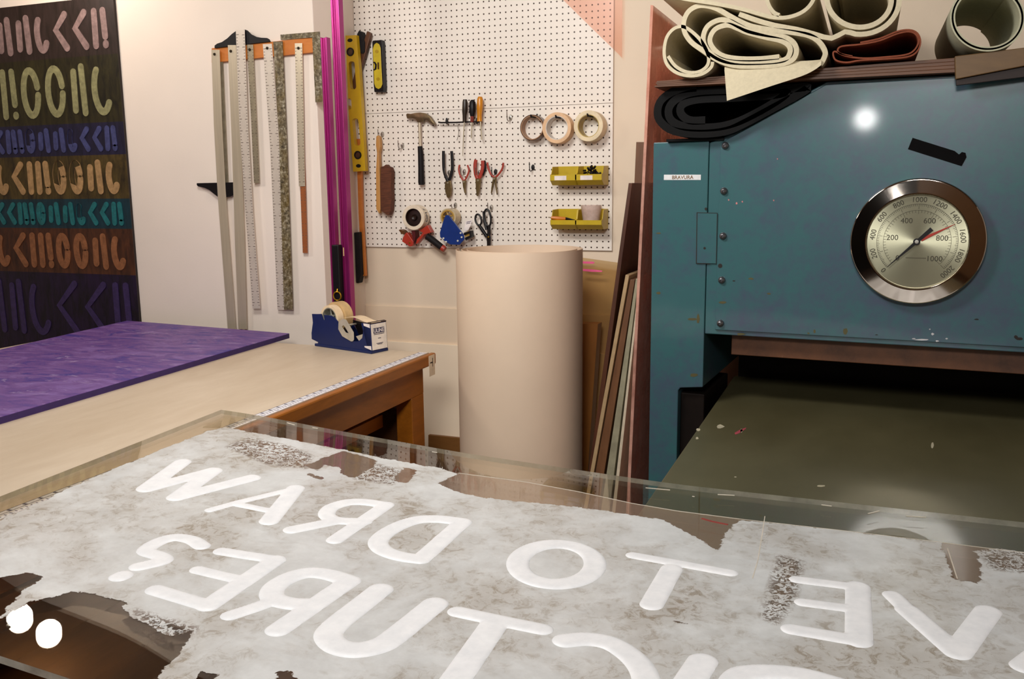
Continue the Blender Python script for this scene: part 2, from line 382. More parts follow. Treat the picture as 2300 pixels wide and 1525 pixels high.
for k, (za, zb) in enumerate(bz):
    m = MB(); h = za-zb; x = rx_-.045
    if k == 6: zb = za-.36; h = .36
    zb_ = zb+h*.10; zt2 = za-h*.10; hh = zt2-zb_; wd = min(.035, .17*hh+.008); j = 0
    if k == 0: zt2 = za-.045; hh = zt2-zb_
    while x > xl+.1:
        kind = (k*3+j*5+(j//3)) % 6; w_ = hh*.52
        y0 = YP-.0002*(j % 2)
        if kind == 0: cap_stroke(m, [(x-wd/2, zb_+hh*.30), (x-wd/2-.004, zt2-wd/2)], wd, y0, .003); cap_stroke(m, [(x-wd/2, zb_+wd*.5), (x-wd/2, zb_+wd*.62)], wd, y0, .003); w_ = wd
        elif kind == 1:
            cap_stroke(m, [(x-w_/2+(w_-wd)/2*math.cos(a), zb_+hh/2+(hh-wd)/2*math.sin(a)) for a in np.linspace(.25, 2*math.pi-.12, 30)], wd, y0, .003)
        elif kind == 2: cap_stroke(m, [(x-wd/2, zb_+wd/2), (x-wd/2-.006, zt2-wd/2)], wd, y0, .003); cap_stroke(m, [(x-wd*2.2, zb_+wd*.9), (x-wd*2.2+.004, zt2-wd*1.1)], wd, y0, .003); w_ = wd*2.9
        elif kind == 3: cap_stroke(m, [(x-w_/2+(w_-wd)/2*math.cos(a), zb_+hh/2+(hh-wd)/2*math.sin(a)) for a in np.linspace(2.2, 5.6, 24)], wd, y0, .003)
        elif kind == 4: cap_stroke(m, [(x-wd/2, zt2-wd/2), (x-w_+wd/2, zb_+hh*.55), (x-wd/2, zb_+wd/2)], wd, y0, .003)
        else: cap_stroke(m, [(x-wd/2, zb_+wd/2), (x-wd/2+.003, zt2-wd/2)], wd, y0, .003); w_ = wd
        x -= w_+hh*.13; j += 1
    cs = bands[k][4]
    mm = NT('raised_paint_%d' % k); v = mm.coord('Object'); nz = mm.noise(v, 34, 5, .7)
    c = srgb(*cs); mm.l(mm.ramp(nz, (.3, tuple(q*.55 for q in c[:3])+(1,)), (.7, tuple(min(1, q*1.15) for q in c[:3])+(1,))), mm.b.inputs['Base Color']); mm.set(Roughness=.5); mm.bump(nz, .5, .004)
    m.build('brush_marks', mm.m, pt, weld=False)
# ------------------------------------------------------------------ rulers on their rail
YR = -.33
M_rail = woodmat('orange_pine', (190, 104, 34), (216, 132, 52), (.3, 1, 1), .5, 12)
M_steel = pm('brushed_steel', (206, 192, 168), .36, .45, .12, 40, scale=(1, 1, .05)); M_steeld = pm('grey_steel', (162, 150, 126), .4, .5, .2, 30)
M_alu = pm('white_aluminium_rule', (216, 204, 190), .42, .3, .06, 30); M_blk = pm('black_plastic', (15, 11, 14), .45, spec=.3); M_brown = pm('brown_dark', (58, 30, 18), .5)
M_spk = NT('paint_speckled_steel'); v = M_spk.coord('Object'); n1 = M_spk.noise(v, 60, 6, .75); n2 = M_spk.noise(v, 18, 4)
M_spk.l(M_spk.mix(M_spk.ramp(n2, (.4, (0, 0, 0, 1)), (.7, (.5, .5, .5, 1))), M_spk.ramp(n1, (.38, srgb(46, 36, 22)), (.52, srgb(112, 100, 76)), (.66, srgb(186, 178, 156))), srgb(120, 96, 30)), M_spk.b.inputs['Base Color']); M_spk.set(Roughness=.5); M_spk = M_spk.m
rail = cB((265, 400), (1600, 255), (1606, 455), (264, 592))
ro = MB().pY(rail, YR-.02, YR).build('ruler_rail', M_rail, bevel=.001)
tag(ro, 'orange wooden rail screwed to the wall above the rulers', 'rail')
def ruler(name, px, Yf, mat, label, ticks=0, hole=None, cat_='ruler', th=.0016, group=None):
    m = MB().pY(px, Yf, Yf+th); o = m.build(name, mat); tag(o, label, cat_, group)
    n = len(px)//2; l = [onY(*p, Yf) for p in px[:n]]; r = [onY(*p, Yf) for p in px[n:][::-1]]
    if ticks:
        m = MB()
        Ltot = [0]
        for a, b_ in zip(l, l[1:]): Ltot.append(Ltot[-1]+np.linalg.norm(b_-a))
        d = .02; i = 0
        def lerp(P, s):
            for k in range(len(Ltot)-1):
                if s <= Ltot[k+1] or k == len(Ltot)-2:
                    f = (s-Ltot[k])/(Ltot[k+1]-Ltot[k]); return P[k]*(1-f)+P[k+1]*f
        while d < Ltot[-1]-.01:
            a = lerp(l, d); b_ = lerp(r, d); e = (b_-a); L = .32 if i % 4 == 0 else .17
            for p, q in ((a+e*.04, a+e*L), (b_-e*.04, b_-e*L)):
                m.box((min(p[0], q[0]), Yf-.0004, p[2]-.0012), (max(p[0], q[0]), Yf, p[2]+.0012))
            d += .0127; i += 1
        m.build('graduations', pm('tick_ink', (96, 78, 66), .5), o)
    if hole:
        p = onY(*hole, Yf); m = MB(); m.lathe([(0, -.006), (.004, -.006), (.006, -.003), (.006, .001)], (p[0], Yf, p[2]), (0, 1, 0), 12); m.build('hanging_screw', pm('dark_screw', (60, 50, 36), .4, .7), o, smooth=True)
    return o
W = lambda *p: cA(*p)
ruler('steel_ruler', W((92, 148), (104, 500), (122, 830), (168, 1440), (206, 1440), (158, 800), (142, 500), (130, 148)), YR-.030, M_steel, 'long bare steel ruler hanging leftmost on the rail', 0, cB((305, 480))[0])
ruler('steel_ruler', W((168, 126), (186, 560), (200, 1000), (217, 1440), (257, 1440), (245, 1000), (228, 560), (206, 126)), YR-.030, M_steel, 'long bare steel ruler hanging just left of the black-headed white rule', 0, cB((520, 440))[0])
# T-square with black head up top
ts = thing('tee_square', tuple(onY(545, 90, YR-.026)), 'white T-square with black head hung upright on the rail', 'T-square')
bl = ruler('blade', W((205, 56), (222, 500), (250, 900), (283, 1345), (318, 1345), (285, 900), (262, 500), (246, 56)), YR-.036, M_alu, '', 1)
for k_ in ('label', 'category'): del bl[k_]
bl.parent = ts; bl.location = Vector(bl.location)-Vector(ts.location)
head = cB((303, 400), (303, 365), (335, 340), (400, 318), (470, 270), (530, 212), (585, 172), (705, 155), (730, 165), (780, 215), (850, 250), (920, 262), (990, 265), (1018, 282), (1034, 314))
MB().pY(head, YR-.0285, YR-.0205).build('head', M_blk, ts, bevel=.001)
t2 = thing('tee_square', tuple(onY(490, 420, YR-.02)), 'black-headed T-square hung head down behind the leftmost steel ruler', 'T-square')
MB().pY(W((24, 765), (195, 761), (199, 815), (180, 828), (160, 830), (128, 832), (118, 826), (100, 812), (82, 797), (60, 787), (30, 780), (24, 774)), YR-.026, YR-.018).build('head', M_blk, t2, bevel=.001)
MB().pY(W((108, 190), (145, 190), (172, 800), (132, 800)), YR-.017, YR-.0155).build('blade', M_steeld, t2)
ruler('slotted_rule', W((256, 124), (275, 450), (289, 765), (315, 763), (301, 450), (285, 124)), YR-.026, M_steeld, 'short grey steel rule hanging right of the white T-square', 1, cB((768, 420))[0])
ruler('aluminium_rule', W((330, 122), (364, 600), (398, 1350), (432, 1352), (408, 600), (372, 120)), YR-.024, M_alu, 'white aluminium rule beside the paint-speckled straightedge', 1, cB((1000, 400))[0])
ruler('straightedge', W((378, 110), (405, 560), (428, 1350), (468, 1350), (440, 560), (420, 108)), YR-.030, M_spk, 'dark straightedge speckled with paint drips', 0, None, 'straightedge', .004)
ruler('steel_rule', W((478, 118), (487, 450), (497, 780), (525, 779), (519, 450), (512, 117)), YR-.026, M_steel, 'short steel rule overlapping the brown wooden one', 1, cB((1410, 400))[0])
ruler('wooden_rule', W((484, 150), (503, 782), (515, 1088), (537, 1088), (528, 782), (505, 150)), YR-.0225, pm('brown_wood_rule', (150, 84, 42), .5), 'brown wooden rule hanging behind the short steel rule', 1)
sq = cB((1170, 222), (1690, 180), (1726, 1108), (1632, 1114), (1590, 258), (1175, 290))
tag(MB().pY(sq, YR-.026, YR-.0235).build('framing_square', M_spk, bevel=.0004), 'paint-spattered L-shaped framing square on the right end of the rail', 'framing square')
# ------------------------------------------------------------------ magenta channels, black case
M_mag = pm('magenta_anodised_metal', (160, 44, 116), .28, .6, .12, 20, scale=(1, 1, .1))
def channel(pxtl, pxtr, Yf, depth, ztop, label):
    a = onY(*pxtl, Yf); b_ = onY(*pxtr, Yf); x0, x1 = a[0], b_[0]; zt = ztop or a[2]; wd = x1-x0
    t = thing('metal_channel', ((x0+x1)/2, Yf, 0), label, 'metal channel', 'magenta metal channels against the wall corner')
    f = .22
    MB().prism([(x0, Yf, 0), (x0+wd*f, Yf, 0), (x0+wd*f, Yf+.012, 0), (x1-wd*f, Yf+.012, 0), (x1-wd*f, Yf, 0), (x1, Yf, 0), (x1, Yf+depth, 0), (x0, Yf+depth, 0)],
               [(x0, Yf, zt), (x0+wd*f, Yf, zt), (x0+wd*f, Yf+.012, zt), (x1-wd*f, Yf+.012, zt), (x1-wd*f, Yf, zt), (x1, Yf, zt), (x1, Yf+depth, zt), (x0, Yf+depth, zt)]).build('channel_body', M_mag, t, bevel=.0015)
    return t
channel((719, 84), (733, 84), -.385, .03, None, 'shorter magenta metal channel left of the tall one')
channel((746, 100), (764, 100), -.40, .035, 2.6, 'tall magenta metal channel running up past the rulers')
bc = thing('black_case', tuple(onY(757, 660, -.44)), 'slim black case with brass ring standing against the magenta channels', 'case')
a = onY(744, 550, -.44); b_ = onY(757, 550, -.44)
MB().box((a[0], -.44, 0), (b_[0]+.006, -.408, a[2])).build('case_body', M_blk, bc, bevel=.004)
p = onY(757.5, 665, -.446); m = MB(); m.tube([p+.0185*np.array([math.cos(q), 0, math.sin(q)]) for q in np.linspace(0, 2*math.pi, 25)[:-1]], .0032, 8, closed=True)
m.tube([p+np.array([0, 0, .0185]), p+np.array([0, .004, .030])], .003); m.build('brass_ring', pm('brass', (190, 146, 40), .3, .9), bc, smooth=True)
p1 = onY(772, 556, -.4405); p2 = onY(772.5, 575, -.4405)
MB().box((p1[0]-.003, -.4418, p2[2]), (p1[0]+.001, -.44, p1[2])).build('zip_edge', pm('pale_zip', (190, 160, 110), .5), bc)
# ------------------------------------------------------------------ spirit levels and brushes by the channels
M_yel = pm('yellow_enamel', (206, 166, 24), .35, var=.06); M_vial = pm('dark_vial', (74, 44, 22), .25)
YL = -.075
def circ(c, r, n=24): return [(c[0]+r*math.cos(q), c[1]+r*math.sin(q)) for q in [2*math.pi*i/n for i in range(n)]]
def slot(x0, y0, x1, y1, r, x2=0): # rounded slot in crop coordinates
    return [(x0+r*(1-math.cos(q)), y0+r*(1-math.sin(q))) if q <= math.pi/2 else (x1-r*(1+math.cos(q)), y0+r*(1-math.sin(q))) for q in np.linspace(0, math.pi, 9)] + \
           [(x1+x2-r*(1-math.cos(q)), y1-r*(1-math.sin(q))) if q <= math.pi/2 else (x0+x2+r*(1+math.cos(q)), y1-r*(1-math.sin(q))) for q in np.linspace(0, math.pi, 9)]
lv = thing('spirit_level', tuple(onY(795, 230, YL)), 'long yellow spirit level hanging beside the tall magenta channel', 'spirit level')
out = cC((357, 408), (508, 400)) + W((763, 200), (805, 708), (748, 712))
out = cC((357, 408), (508, 400), (545, 820)) + W((805, 708), (748, 712))
h1 = cC(*slot(422, 700, 490, 1020, 30, 18)); h2 = W(*slot(744, 465, 772, 592, 13, 10)); h3 = cC((411, 1125), (440, 1125), (452, 1145), (456, 1225), (445, 1248), (424, 1250))
MB().pY(out, YL, YL+.024, [h1, h2, h3]).build('level_body', M_yel, lv, bevel=.0012)
def vial(px, r):
    p = onY(*px, YL-.001); m = MB(); m.lathe([(r*.72, .002), (r*.72, -.004), (r, -.004), (r, .004)], (p[0], YL, p[2]), (0, 1, 0), 28); m.lathe([(0, -.0012), (r*.72, -.0012)], (p[0], YL, p[2]), (0, 1, 0), 28, 1)
    m.build('vial', [M_blk, M_vial], lv, smooth=True)
vial(cC((442, 592))[0], .0185); vial(W((770, 635))[0], .0185)
for q in (cC((438, 460))[0], W((773, 685))[0]):
    p = onY(*q, YL); m = MB(); m.prism([p+np.array([.013*math.cos(a), -.0012, .008*math.sin(a)]) for a in np.linspace(0, 2*math.pi, 13)[:-1]], [p+np.array([.013*math.cos(a), 0, .008*math.sin(a)]) for a in np.linspace(0, 2*math.pi, 13)[:-1]]); m.build('hang_hole', M_blk, lv)
tl = thing('torpedo_level', tuple(onY(848, 150, -.04)), 'small yellow and black torpedo level on the pegboard', 'spirit level')
MB().pY(cC((690, 478), (698, 463), (800, 455), (806, 500), (826, 1000), (821, 1048), (714, 1050), (706, 960)), -.036, -.008).build('level_case', M_blk, tl, bevel=.002)
MB().pY(cC((697, 560), (712, 510), (740, 487), (770, 505), (785, 545), (797, 800), (806, 960), (790, 1000), (762, 1017), (730, 1000), (714, 955)), -.039, -.036).build('yellow_face', pm('yellow_plastic', (200, 176, 40), .4), tl, bevel=.001)
MB().pY(cC((704, 705), (722, 705), (742, 735), (738, 790), (718, 803), (704, 803), (704, 790), (718, 785), (724, 745), (712, 720), (704, 718)), -.041, -.039).build('vial_ring', M_blk, tl)
MB().pY(cC((750, 712), (766, 712), (768, 790), (752, 790)), -.041, -.039).build('vial', M_vial, tl)
for q in ((743, 588), (757, 902)): MB().pY(cC(*circ(q, 20, 16)), -.0400, -.039).build('bubble_window', pm('amber_vial', (170, 140, 30), .2), tl)
# brush behind the level: brown handle, black bristles
br = thing('bench_brush', tuple(onY(815, 130, -.04)), 'dark brush crossing behind the top of the long yellow level', 'brush')
MB().pY(cC((630, 352), (676, 376), (606, 640), (548, 830), (506, 1005), (490, 1022), (445, 1018), (450, 980), (540, 640)), -.040, -.022).build('handle', woodmat('brown_handle', (74, 40, 24), (110, 70, 40), (1, 1, .3)), br, bevel=.003)
MB().pY(cC((518, 390), (540, 350), (566, 362), (590, 440), (605, 480), (602, 590), (585, 612), (535, 600), (527, 560)), -.045, -.012).build('bristles', pm('black_bristles', (16, 12, 14), .8, bump=.5, vs=200), br)
# long handle with black brush lower down
lb2 = thing('long_brush', tuple(onY(808, 620, -.05)), 'orange-handled black brush hanging below the long yellow level', 'brush')
MB().pY(W((762, 560), (782, 560), (790, 900), (806, 1194), (788, 1196), (772, 900)), -.045, -.028).build('handle', M_rail, lb2, bevel=.002)
MB().pY(cH((548, 22), (658, 8), (675, 380), (692, 735), (668, 800), (650, 890), (592, 882), (570, 760), (556, 400)), -.07, -.03).build('bristles', pm('black_bristles', (16, 12, 14), .8), lb2, bevel=.004)
# light brush hanging on the pegboard
hb = thing('hand_brush', tuple(onY(860, 390, -.03)), 'wooden hand brush with brown bristles on the pegboard', 'brush')
c3 = crop(790, 180, 2.933)
MB().pY(c3((160, 370), (172, 362), (183, 375), (186, 440), (178, 480), (184, 620), (188, 850), (180, 880), (160, 850), (158, 600), (165, 480), (158, 430)), -.050, -.028).build('handle', woodmat('pale_handle', (176, 122, 60), (206, 152, 84), (1, 1, .2)), hb, bevel=.003)
MB().pY(c3((190, 572), (210, 566), (225, 555), (236, 568), (255, 575), (262, 600), (258, 700), (262, 780), (256, 860), (244, 890), (228, 886), (190, 858), (186, 700)), -.050, -.020).build('bristles', pm('brown_bristles', (92, 50, 30), .85, var=.4, vs=160, bump=.6, scale=(.15, 1, 1)), hb, bevel=.002)
# ------------------------------------------------------------------ pegboard hooks
M_zinc = pm('zinc_wire', (170, 164, 156), .25, .9)
HG = 'metal peg hooks on the pegboard'
def hook(px, label, mat=None, reach=.035, up=.022, side=-.004, base=True):
    p = onY(*px, -.003); t = thing('peg_hook', (p[0], -.0005, p[2]), label, 'hook', HG); mat = mat or M_zinc
    m = MB(); m.lathe([(0, -.012), (.0055, -.010), (.0075, -.004), (.0075, 0)], (p[0], 0, p[2]), (0, 1, 0), 12); m.bm.verts.ensure_lookup_table()
    for v in m.bm.verts: v.co.z = p[2]+(v.co.z-p[2])*1.7
    m.build('back_plate', mat, t, smooth=True)
    P = [(0, -.008, -.004), (side*.4, -.014, -.013), (side*.8, -reach*.7, -.016), (side, -reach, -.006), (side, -reach-.002, up)]
    MB().tube(cat([np.array([p[0], 0, p[2]])+np.array(q) for q in P], 5), .0018, 8).build('wire', mat, t, smooth=True); return t
hook((859, 302), 'bare metal hook at the top of the wooden hand brush')
hook((904, 327), 'bare metal hook just left of the hammer')
hook((1147, 264), 'bare metal hook left of the brown tape roll')
hook((1197, 376), 'bare black hook left of the upper yellow bins', M_blk)
hook((1104, 466), 'metal hook above the scissors')
hook((1023, 461), 'metal hook above the blue tape dispenser', up=.006)
hook((1009, 388), 'metal hook holding the black-handled pliers'); hook((1043, 386), 'metal hook holding the small red pliers')
hook((1077, 388), 'metal hook holding the red and black pliers'); hook((1113, 386), 'black hook holding the open red snips', M_blk)
# ------------------------------------------------------------------ hammer
hm = thing('claw_hammer', tuple(onY(945, 330, -.03)), 'claw hammer with black grip hanging on the pegboard', 'hammer')
def line(px, Y): return [onY(*q, Y) for q in px]
MB().tube(line(cD((402, 690), (412, 800), (418, 1000), (422, 1200), (424, 1240)), -.028), [.0105, .0125, .013, .0145, .013], 12).build('grip', pm('black_rubber', (16, 11, 13), .65, spec=.3), hm, smooth=True)
MB().tube(line(cD((396, 340), (400, 500), (406, 700)), -.028), [.0075, .0065, .0065], 10).build('shaft', M_steel, hm, smooth=True)
MB().pY(cD((200, 238), (215, 220), (268, 226), (330, 212), (400, 206), (470, 216), (540, 265), (590, 340), (612, 378), (585, 380), (555, 360), (500, 318), (450, 300), (432, 345), (362, 345), (335, 298), (270, 285), (215, 296)), -.042, -.016).build('head', pm('worn_steel', (122, 104, 76), .38, .8, .3, 40), hm, bevel=.003, smooth=True)
# ------------------------------------------------------------------ screwdriver rack and drivers
rk = thing('tool_rack', tuple(onY(1035, 275, -.02)), 'thin black wire rack holding three screwdrivers', 'rack')
MB().tube(line(cD((665, 345), (700, 352), (900, 350), (1100, 342), (1262, 342)), -.03), .0035, 8).build('bar', M_blk, rk, smooth=True)
for q in (785, 1215): MB().tube(line(cD((q, 370), (q, 330), (q-2, 285)), -.018), [.004, .0065, .003], 10).build('clip', M_blk, rk, smooth=True)
MB().tube(cat(line(cD((928, 350), (950, 450), (952, 520), (930, 605)), -.03), 5), .0014, 6).build('hanging_wire', M_zinc, rk, smooth=True)
def driver(ax, r, mat, sh, sr, label, ferr=None):
    t = thing('screwdriver', tuple(onY(*cD(ax[-1])[0], -.035)), label, 'screwdriver', 'screwdrivers in the black rack')
    MB().tube(line(cD(*ax), -.035), r, 12).build('handle', mat, t, smooth=True)
    MB().tube(line(cD(*sh), -.035), sr, 8).build('shaft', M_steeld, t, smooth=True)
    if ferr: MB().tube(line(cD(*ferr[0]), -.035), ferr[1], 10).build('collar', ferr[2], t, smooth=True)
driver([(1046, 22), (1046, 60), (1042, 190), (1038, 250), (1038, 340)], [.009, .0115, .012, .009, .0085], pm('dark_green_handle', (44, 32, 20), .35), [(1036, 330), (1022, 560), (1012, 830)], [.0026, .0024, .0014], 'dark brown screwdriver with long thin shaft, leftmost in the rack')
driver([(1150, 28), (1152, 60), (1150, 190), (1148, 262)], [.007, .0135, .0145, .009], M_blk, [(1146, 340), (1140, 450), (1134, 575)], .0028, 'black screwdriver with red collar in the middle of the rack', (([(1148, 258), (1144, 345)]), [.0085, .007], pm('red_collar', (120, 40, 30), .4)))
driver([(1262, -18), (1260, 20), (1256, 150), (1252, 250), (1254, 335)], [.009, .0132, .0135, .0105, .0115], pm('amber_handle', (204, 130, 26), .25), [(1264, 330), (1274, 450), (1282, 595)], .0032, 'amber-handled screwdriver, rightmost in the rack')
# ------------------------------------------------------------------ pliers
M_red = pm('red_grip', (162, 52, 36), .45)
def pliers(name, L, R_, r, jaw, ml, mr, label, jaw2=None, Y=-.026, k=.7, extra=None):
    pp = onY(*cD(jaw[0])[0], Y); t = thing(name, tuple(pp), label, 'pliers', 'pliers in a row on the pegboard')
    MB().tube(cat(line(cD(*L), Y-.003), 5), r, 10, ry=k).build('handle', ml, t, smooth=True)
    MB().tube(cat(line(cD(*R_), Y+.003), 5), r, 10, ry=k).build('handle', mr, t, smooth=True)
    if extra: MB().tube(cat(line(cD(*extra[0]), Y+.010), 5), r*.8, 10).build('grip_back', extra[1], t, smooth=True)
    M_j = pm('pliers_steel', (116, 96, 62), .4, .7, .25, 60)
    MB().pY(cD(*jaw), Y-.006, Y+.006).build('jaw', M_j, t, bevel=.002)
    if jaw2: MB().pY(cD(*jaw2), Y-.004, Y+.006).build('jaw', M_j, t, bevel=.001)
    p = onY(*cD((np.mean([q[0] for q in jaw[:2]]), jaw[0][1]+25))[0], Y-.007); m = MB(); m.lathe([(0, -.002), (.004, -.002), (.0045, .003)], (p[0], Y-.006, p[2]), (0, 1, 0), 12); m.build('rivet', M_steeld, t, smooth=True)
pliers('linesman_pliers', [(738, 755), (738, 900), (748, 1050), (798, 1190)], [(853, 758), (862, 900), (858, 1050), (815, 1185)], .0068, [(762, 1185), (836, 1178), (850, 1290), (838, 1395), (810, 1432), (785, 1420), (760, 1340), (753, 1260)], M_blk, M_blk, 'large black-handled pliers, leftmost of the hanging pliers')
pliers('snips', [(968, 955), (957, 1020), (976, 1100), (1026, 1185)], [(1080, 958), (1102, 1030), (1078, 1110), (1038, 1185)], .0042, [(1004, 1172), (1056, 1176), (1046, 1290), (1052, 1372), (1032, 1352), (1012, 1262)], M_red, M_red, 'small red-handled snips hanging second from the left')
pliers('needle_nose_pliers', [(1202, 882), (1188, 960), (1196, 1080), (1222, 1150)], [(1298, 893), (1296, 1000), (1272, 1090), (1242, 1150)], .0080, [(1190, 1152), (1270, 1152), (1252, 1300), (1226, 1402), (1208, 1402), (1196, 1290)], M_red, M_red, 'needle-nose pliers with thick red grips, third from the left', extra=([(1318, 893), (1328, 1000), (1292, 1100)], M_blk))
pliers('long_snips', [(1365, 920), (1376, 1000), (1412, 1080), (1462, 1135)], [(1592, 925), (1580, 1000), (1540, 1070), (1485, 1130)], .0045, [(1446, 1128), (1474, 1130), (1450, 1230), (1420, 1362), (1410, 1360), (1424, 1230)], M_red, M_red, 'wide open red-handled snips, rightmost of the hanging pliers', jaw2=[(1468, 1128), (1490, 1128), (1486, 1230), (1502, 1362), (1492, 1366), (1468, 1230)])
# ------------------------------------------------------------------ tape rolls on pegs
def taperoll(px, Yf, dep, ro, ri, mt, mc, label):
    p = onY(*px, Yf); t = thing('tape_roll', (p[0], Yf, p[2]), label, 'tape roll', 'tape rolls hanging on the pegboard'); o_ = (p[0], Yf, p[2])
    m = MB(); m.lathe([(ri+.003, 0), (ro-.001, 0), (ro, .001), (ro, dep-.001), (ro-.001, dep), (ri+.003, dep), (ri+.003, 0)], o_, (0, 1, 0), 56); m.build('tape', mt, t, smooth=True)
    m = MB(); m.lathe([(ri, .001), (ri+.003, .001), (ri+.003, dep-.001), (ri, dep-.001), (ri, .001)], o_, (0, 1, 0), 56); m.build('core', mc, t, smooth=True)
    m = MB(); zt2 = p[2]+ri; m.tube([(p[0]+.006, -.001, zt2+.01), (p[0]+.004, -.02, zt2-.003), (p[0], Yf-.006, zt2-.003), (p[0]-.002, Yf-.009, zt2+.006)], [.0035, .004, .0045, .003], 8); tag(m.build('peg', M_blk, smooth=True), 'black peg inside the '+label.split(' hanging')[0], 'peg', 'pegs for the tape rolls')
taperoll(cF((262, 742))[0], -.052, .045, .0535, .047, pm('brown_tape', (92, 62, 40), .3), pm('tan_core', (170, 130, 96), .5), 'brown parcel tape roll hanging left of the two masking tapes')
taperoll(cF((588, 746))[0], -.058, .05, .0635, .046, pm('masking_tape', (226, 186, 144), .6), pm('pale_core', (214, 206, 196), .5), 'peach masking tape roll hanging between the brown and white rolls')
taperoll(cF((1005, 720))[0], -.072, .066, .0625, .043, pm('white_tape', (230, 212, 176), .55), pm('yellow_core', (186, 160, 84), .5), 'thick white tape roll hanging rightmost of the rolls')
# ------------------------------------------------------------------ yellow bins
M_bin = pm('yellow_bin_plastic', (196, 168, 28), .4, var=.06)
def bins(pxb, zt, zf, zb, label, labels, x0=-.224, x1=-.003):
    t = thing('storage_bin', ((x0+x1)/2, -.003, zb), label, 'storage bin', 'yellow bin pairs on the pegboard')
    D = .105; th = .003; xm = (x0+x1)/2
    MB().box((x0, -.004, zb), (x1, -.001, zt)).build('back_panel', M_bin, t)
    for i, x in enumerate((x0, xm, x1)):
        xa, xb = x-th/2-(.002 if i == 1 else 0), x+th/2+(.002 if i == 1 else 0)
        P = [(-.004, zb), (-D*.72, zb), (-D, zb+.020), (-D, zf), (-D*.86, zf+.004), (-D*.72, zt-.002), (-.004, zt)]
        MB().prism([(xa, y, z) for y, z in P], [(xb, y, z) for y, z in P]).build('side_panel', M_bin, t, bevel=.0008)
    m = MB(); P = [(-.004, zb), (-D*.72, zb), (-D, zb+.020), (-D, zf), (-D+.003, zf), (-D+.003, zb+.021), (-D*.72+.001, zb+.003), (-.004, zb+.003)]
    m.prism([(x0, y, z) for y, z in P], [(x1, y, z) for y, z in P]); m.build('front_and_floor', M_bin, t)
    if labels:
        for xa in (x0+.018, xm+.02): MB().box((xa, -D-.0008, zb+.021), (xa+.052, -D, zb+.021+.018)).build('white_label', pm('white_label', (236, 226, 222), .5), t)
    return t
zA = float(onY(1367, 372, 0)[2])
bins(None, zA, zA-.035, zA-.079, 'upper pair of yellow bins with white labels on the pegboard', True)
zB = float(onY(1367, 471, 0)[2])
bins(None, zB+.004, zB-.040, zB-.079, 'lower pair of yellow bins with a clear cup standing in it', False)
m = MB()
for i in range(46):
    a = random.random()*6.28; r = random.random()**.6*.043; q = (-.060+r*math.cos(a), -.060+.8*r*math.sin(a), zA-.066+.062*max(0, 1-(r/.05)**2)*random.uniform(.55, 1))
    m.tube([q, (q[0]+random.uniform(-.012, .012), q[1]+random.uniform(-.01, .01), q[2]+random.uniform(-.006, .012))], .0045, 6)
o = m.build('hardware_pile', pm('black_hardware', (22, 18, 22), .4, .3)); tag(o, 'pile of small black hardware in the upper bins', 'hardware', kind='stuff')
m = MB(); m.tube([(-.214, -.08, zA-.036), (-.205, -.07, zA-.045), (-.19, -.05, zA-.068)], [.004, .007, .003], 8); tag(m.build('black_clip', M_blk, smooth=True), 'black clip sticking up in the left half of the upper bins', 'clip')
kn = thing('utility_knife', (-.2, -.085, zB-.04), 'orange and black knife lying in the left half of the lower bins', 'knife')
MB().tube([(-.222, -.103, zB-.030), (-.20, -.098, zB-.033), (-.165, -.085, zB-.036)], [.006, .009, .008], 8).build('handle', pm('orange_handle', (206, 120, 24), .4), kn, smooth=True)
MB().tube([(-.165, -.085, zB-.036), (-.15, -.075, zB-.04), (-.12, -.06, zB-.046)], [.008, .007, .003], 8).build('grip', M_blk, kn, smooth=True)
MB().tube([(-.234, -.106, zB-.028), (-.220, -.103, zB-.030)], [.002, .004], 6).build('tip', M_steeld, kn, smooth=True)
m = MB(); zc = zB-.069
m.lathe([(0, .0), (.032, .0), (.044, .088), (.0455, .090), (.043, .090), (.0305, .002), (0, .002)], (-.060, -.058, zc), (0, 0, 1), 32)
tag(m.build('plastic_cup', clearmat('frosted_cup_plastic', (245, 240, 238), .3, 1.2, .35, (246, 228, 220)), smooth=True), 'translucent plastic cup standing in the lower yellow bins', 'cup')
# ------------------------------------------------------------------ tape gun, blue dispenser, scissors
tg = thing('tape_gun', tuple(onY(940, 510, -.06)), 'red tape gun with white tape roll hanging at the bottom of the pegboard', 'tape gun')
p = onY(*cE((803, 434))[0], -.085); o_ = (p[0], -.085, p[2])
m = MB(); m.lathe([(.040, 0), (.0545, 0), (.0555, .001), (.0555, .050), (.0545, .051), (.040, .051), (.040, 0)], o_, (0, 1, 0), 56); rl = m.build('tape_roll', pm('white_printed_tape', (232, 216, 192), .5), tg, smooth=True)
m = MB()
for ch, an in (('O', -10), ('M', 14), ('7', 38)):
    a = math.radians(an); n_ = np.array([math.cos(a), 0, math.sin(a)]); tn = np.array([-math.sin(a), 0, math.cos(a)])
    text(m, ch, .030, np.array([p[0], -.085+.026, p[2]])+n_*.0558, tn, (0, -1, 0), .0002)
m.build('print', pm('blue_black_ink', (46, 42, 66), .5), rl)
m = MB(); m.lathe([(0, .012), (.010, .006), (.012, .004), (.014, .016), (.034, .018), (.039, .003), (.0398, .003), (.0398, .04), (0, .04)], o_, (0, 1, 0), 40); m.build('hub', pm('dark_hub', (36, 18, 12), .4), tg, smooth=True)
MB().pY(cE((628, 770), (676, 690), (700, 684), (800, 830), (803, 885), (780, 912), (742, 918), (612, 832)), -.075, -.045).build('front_plate', pm('red_metal', (172, 52, 34), .4), tg, bevel=.002)
MB().pY(cE((770, 655), (830, 650), (838, 760), (812, 880), (800, 830)), -.07, -.03).build('inner_frame', pm('dark_red_metal', (84, 24, 26), .4), tg)
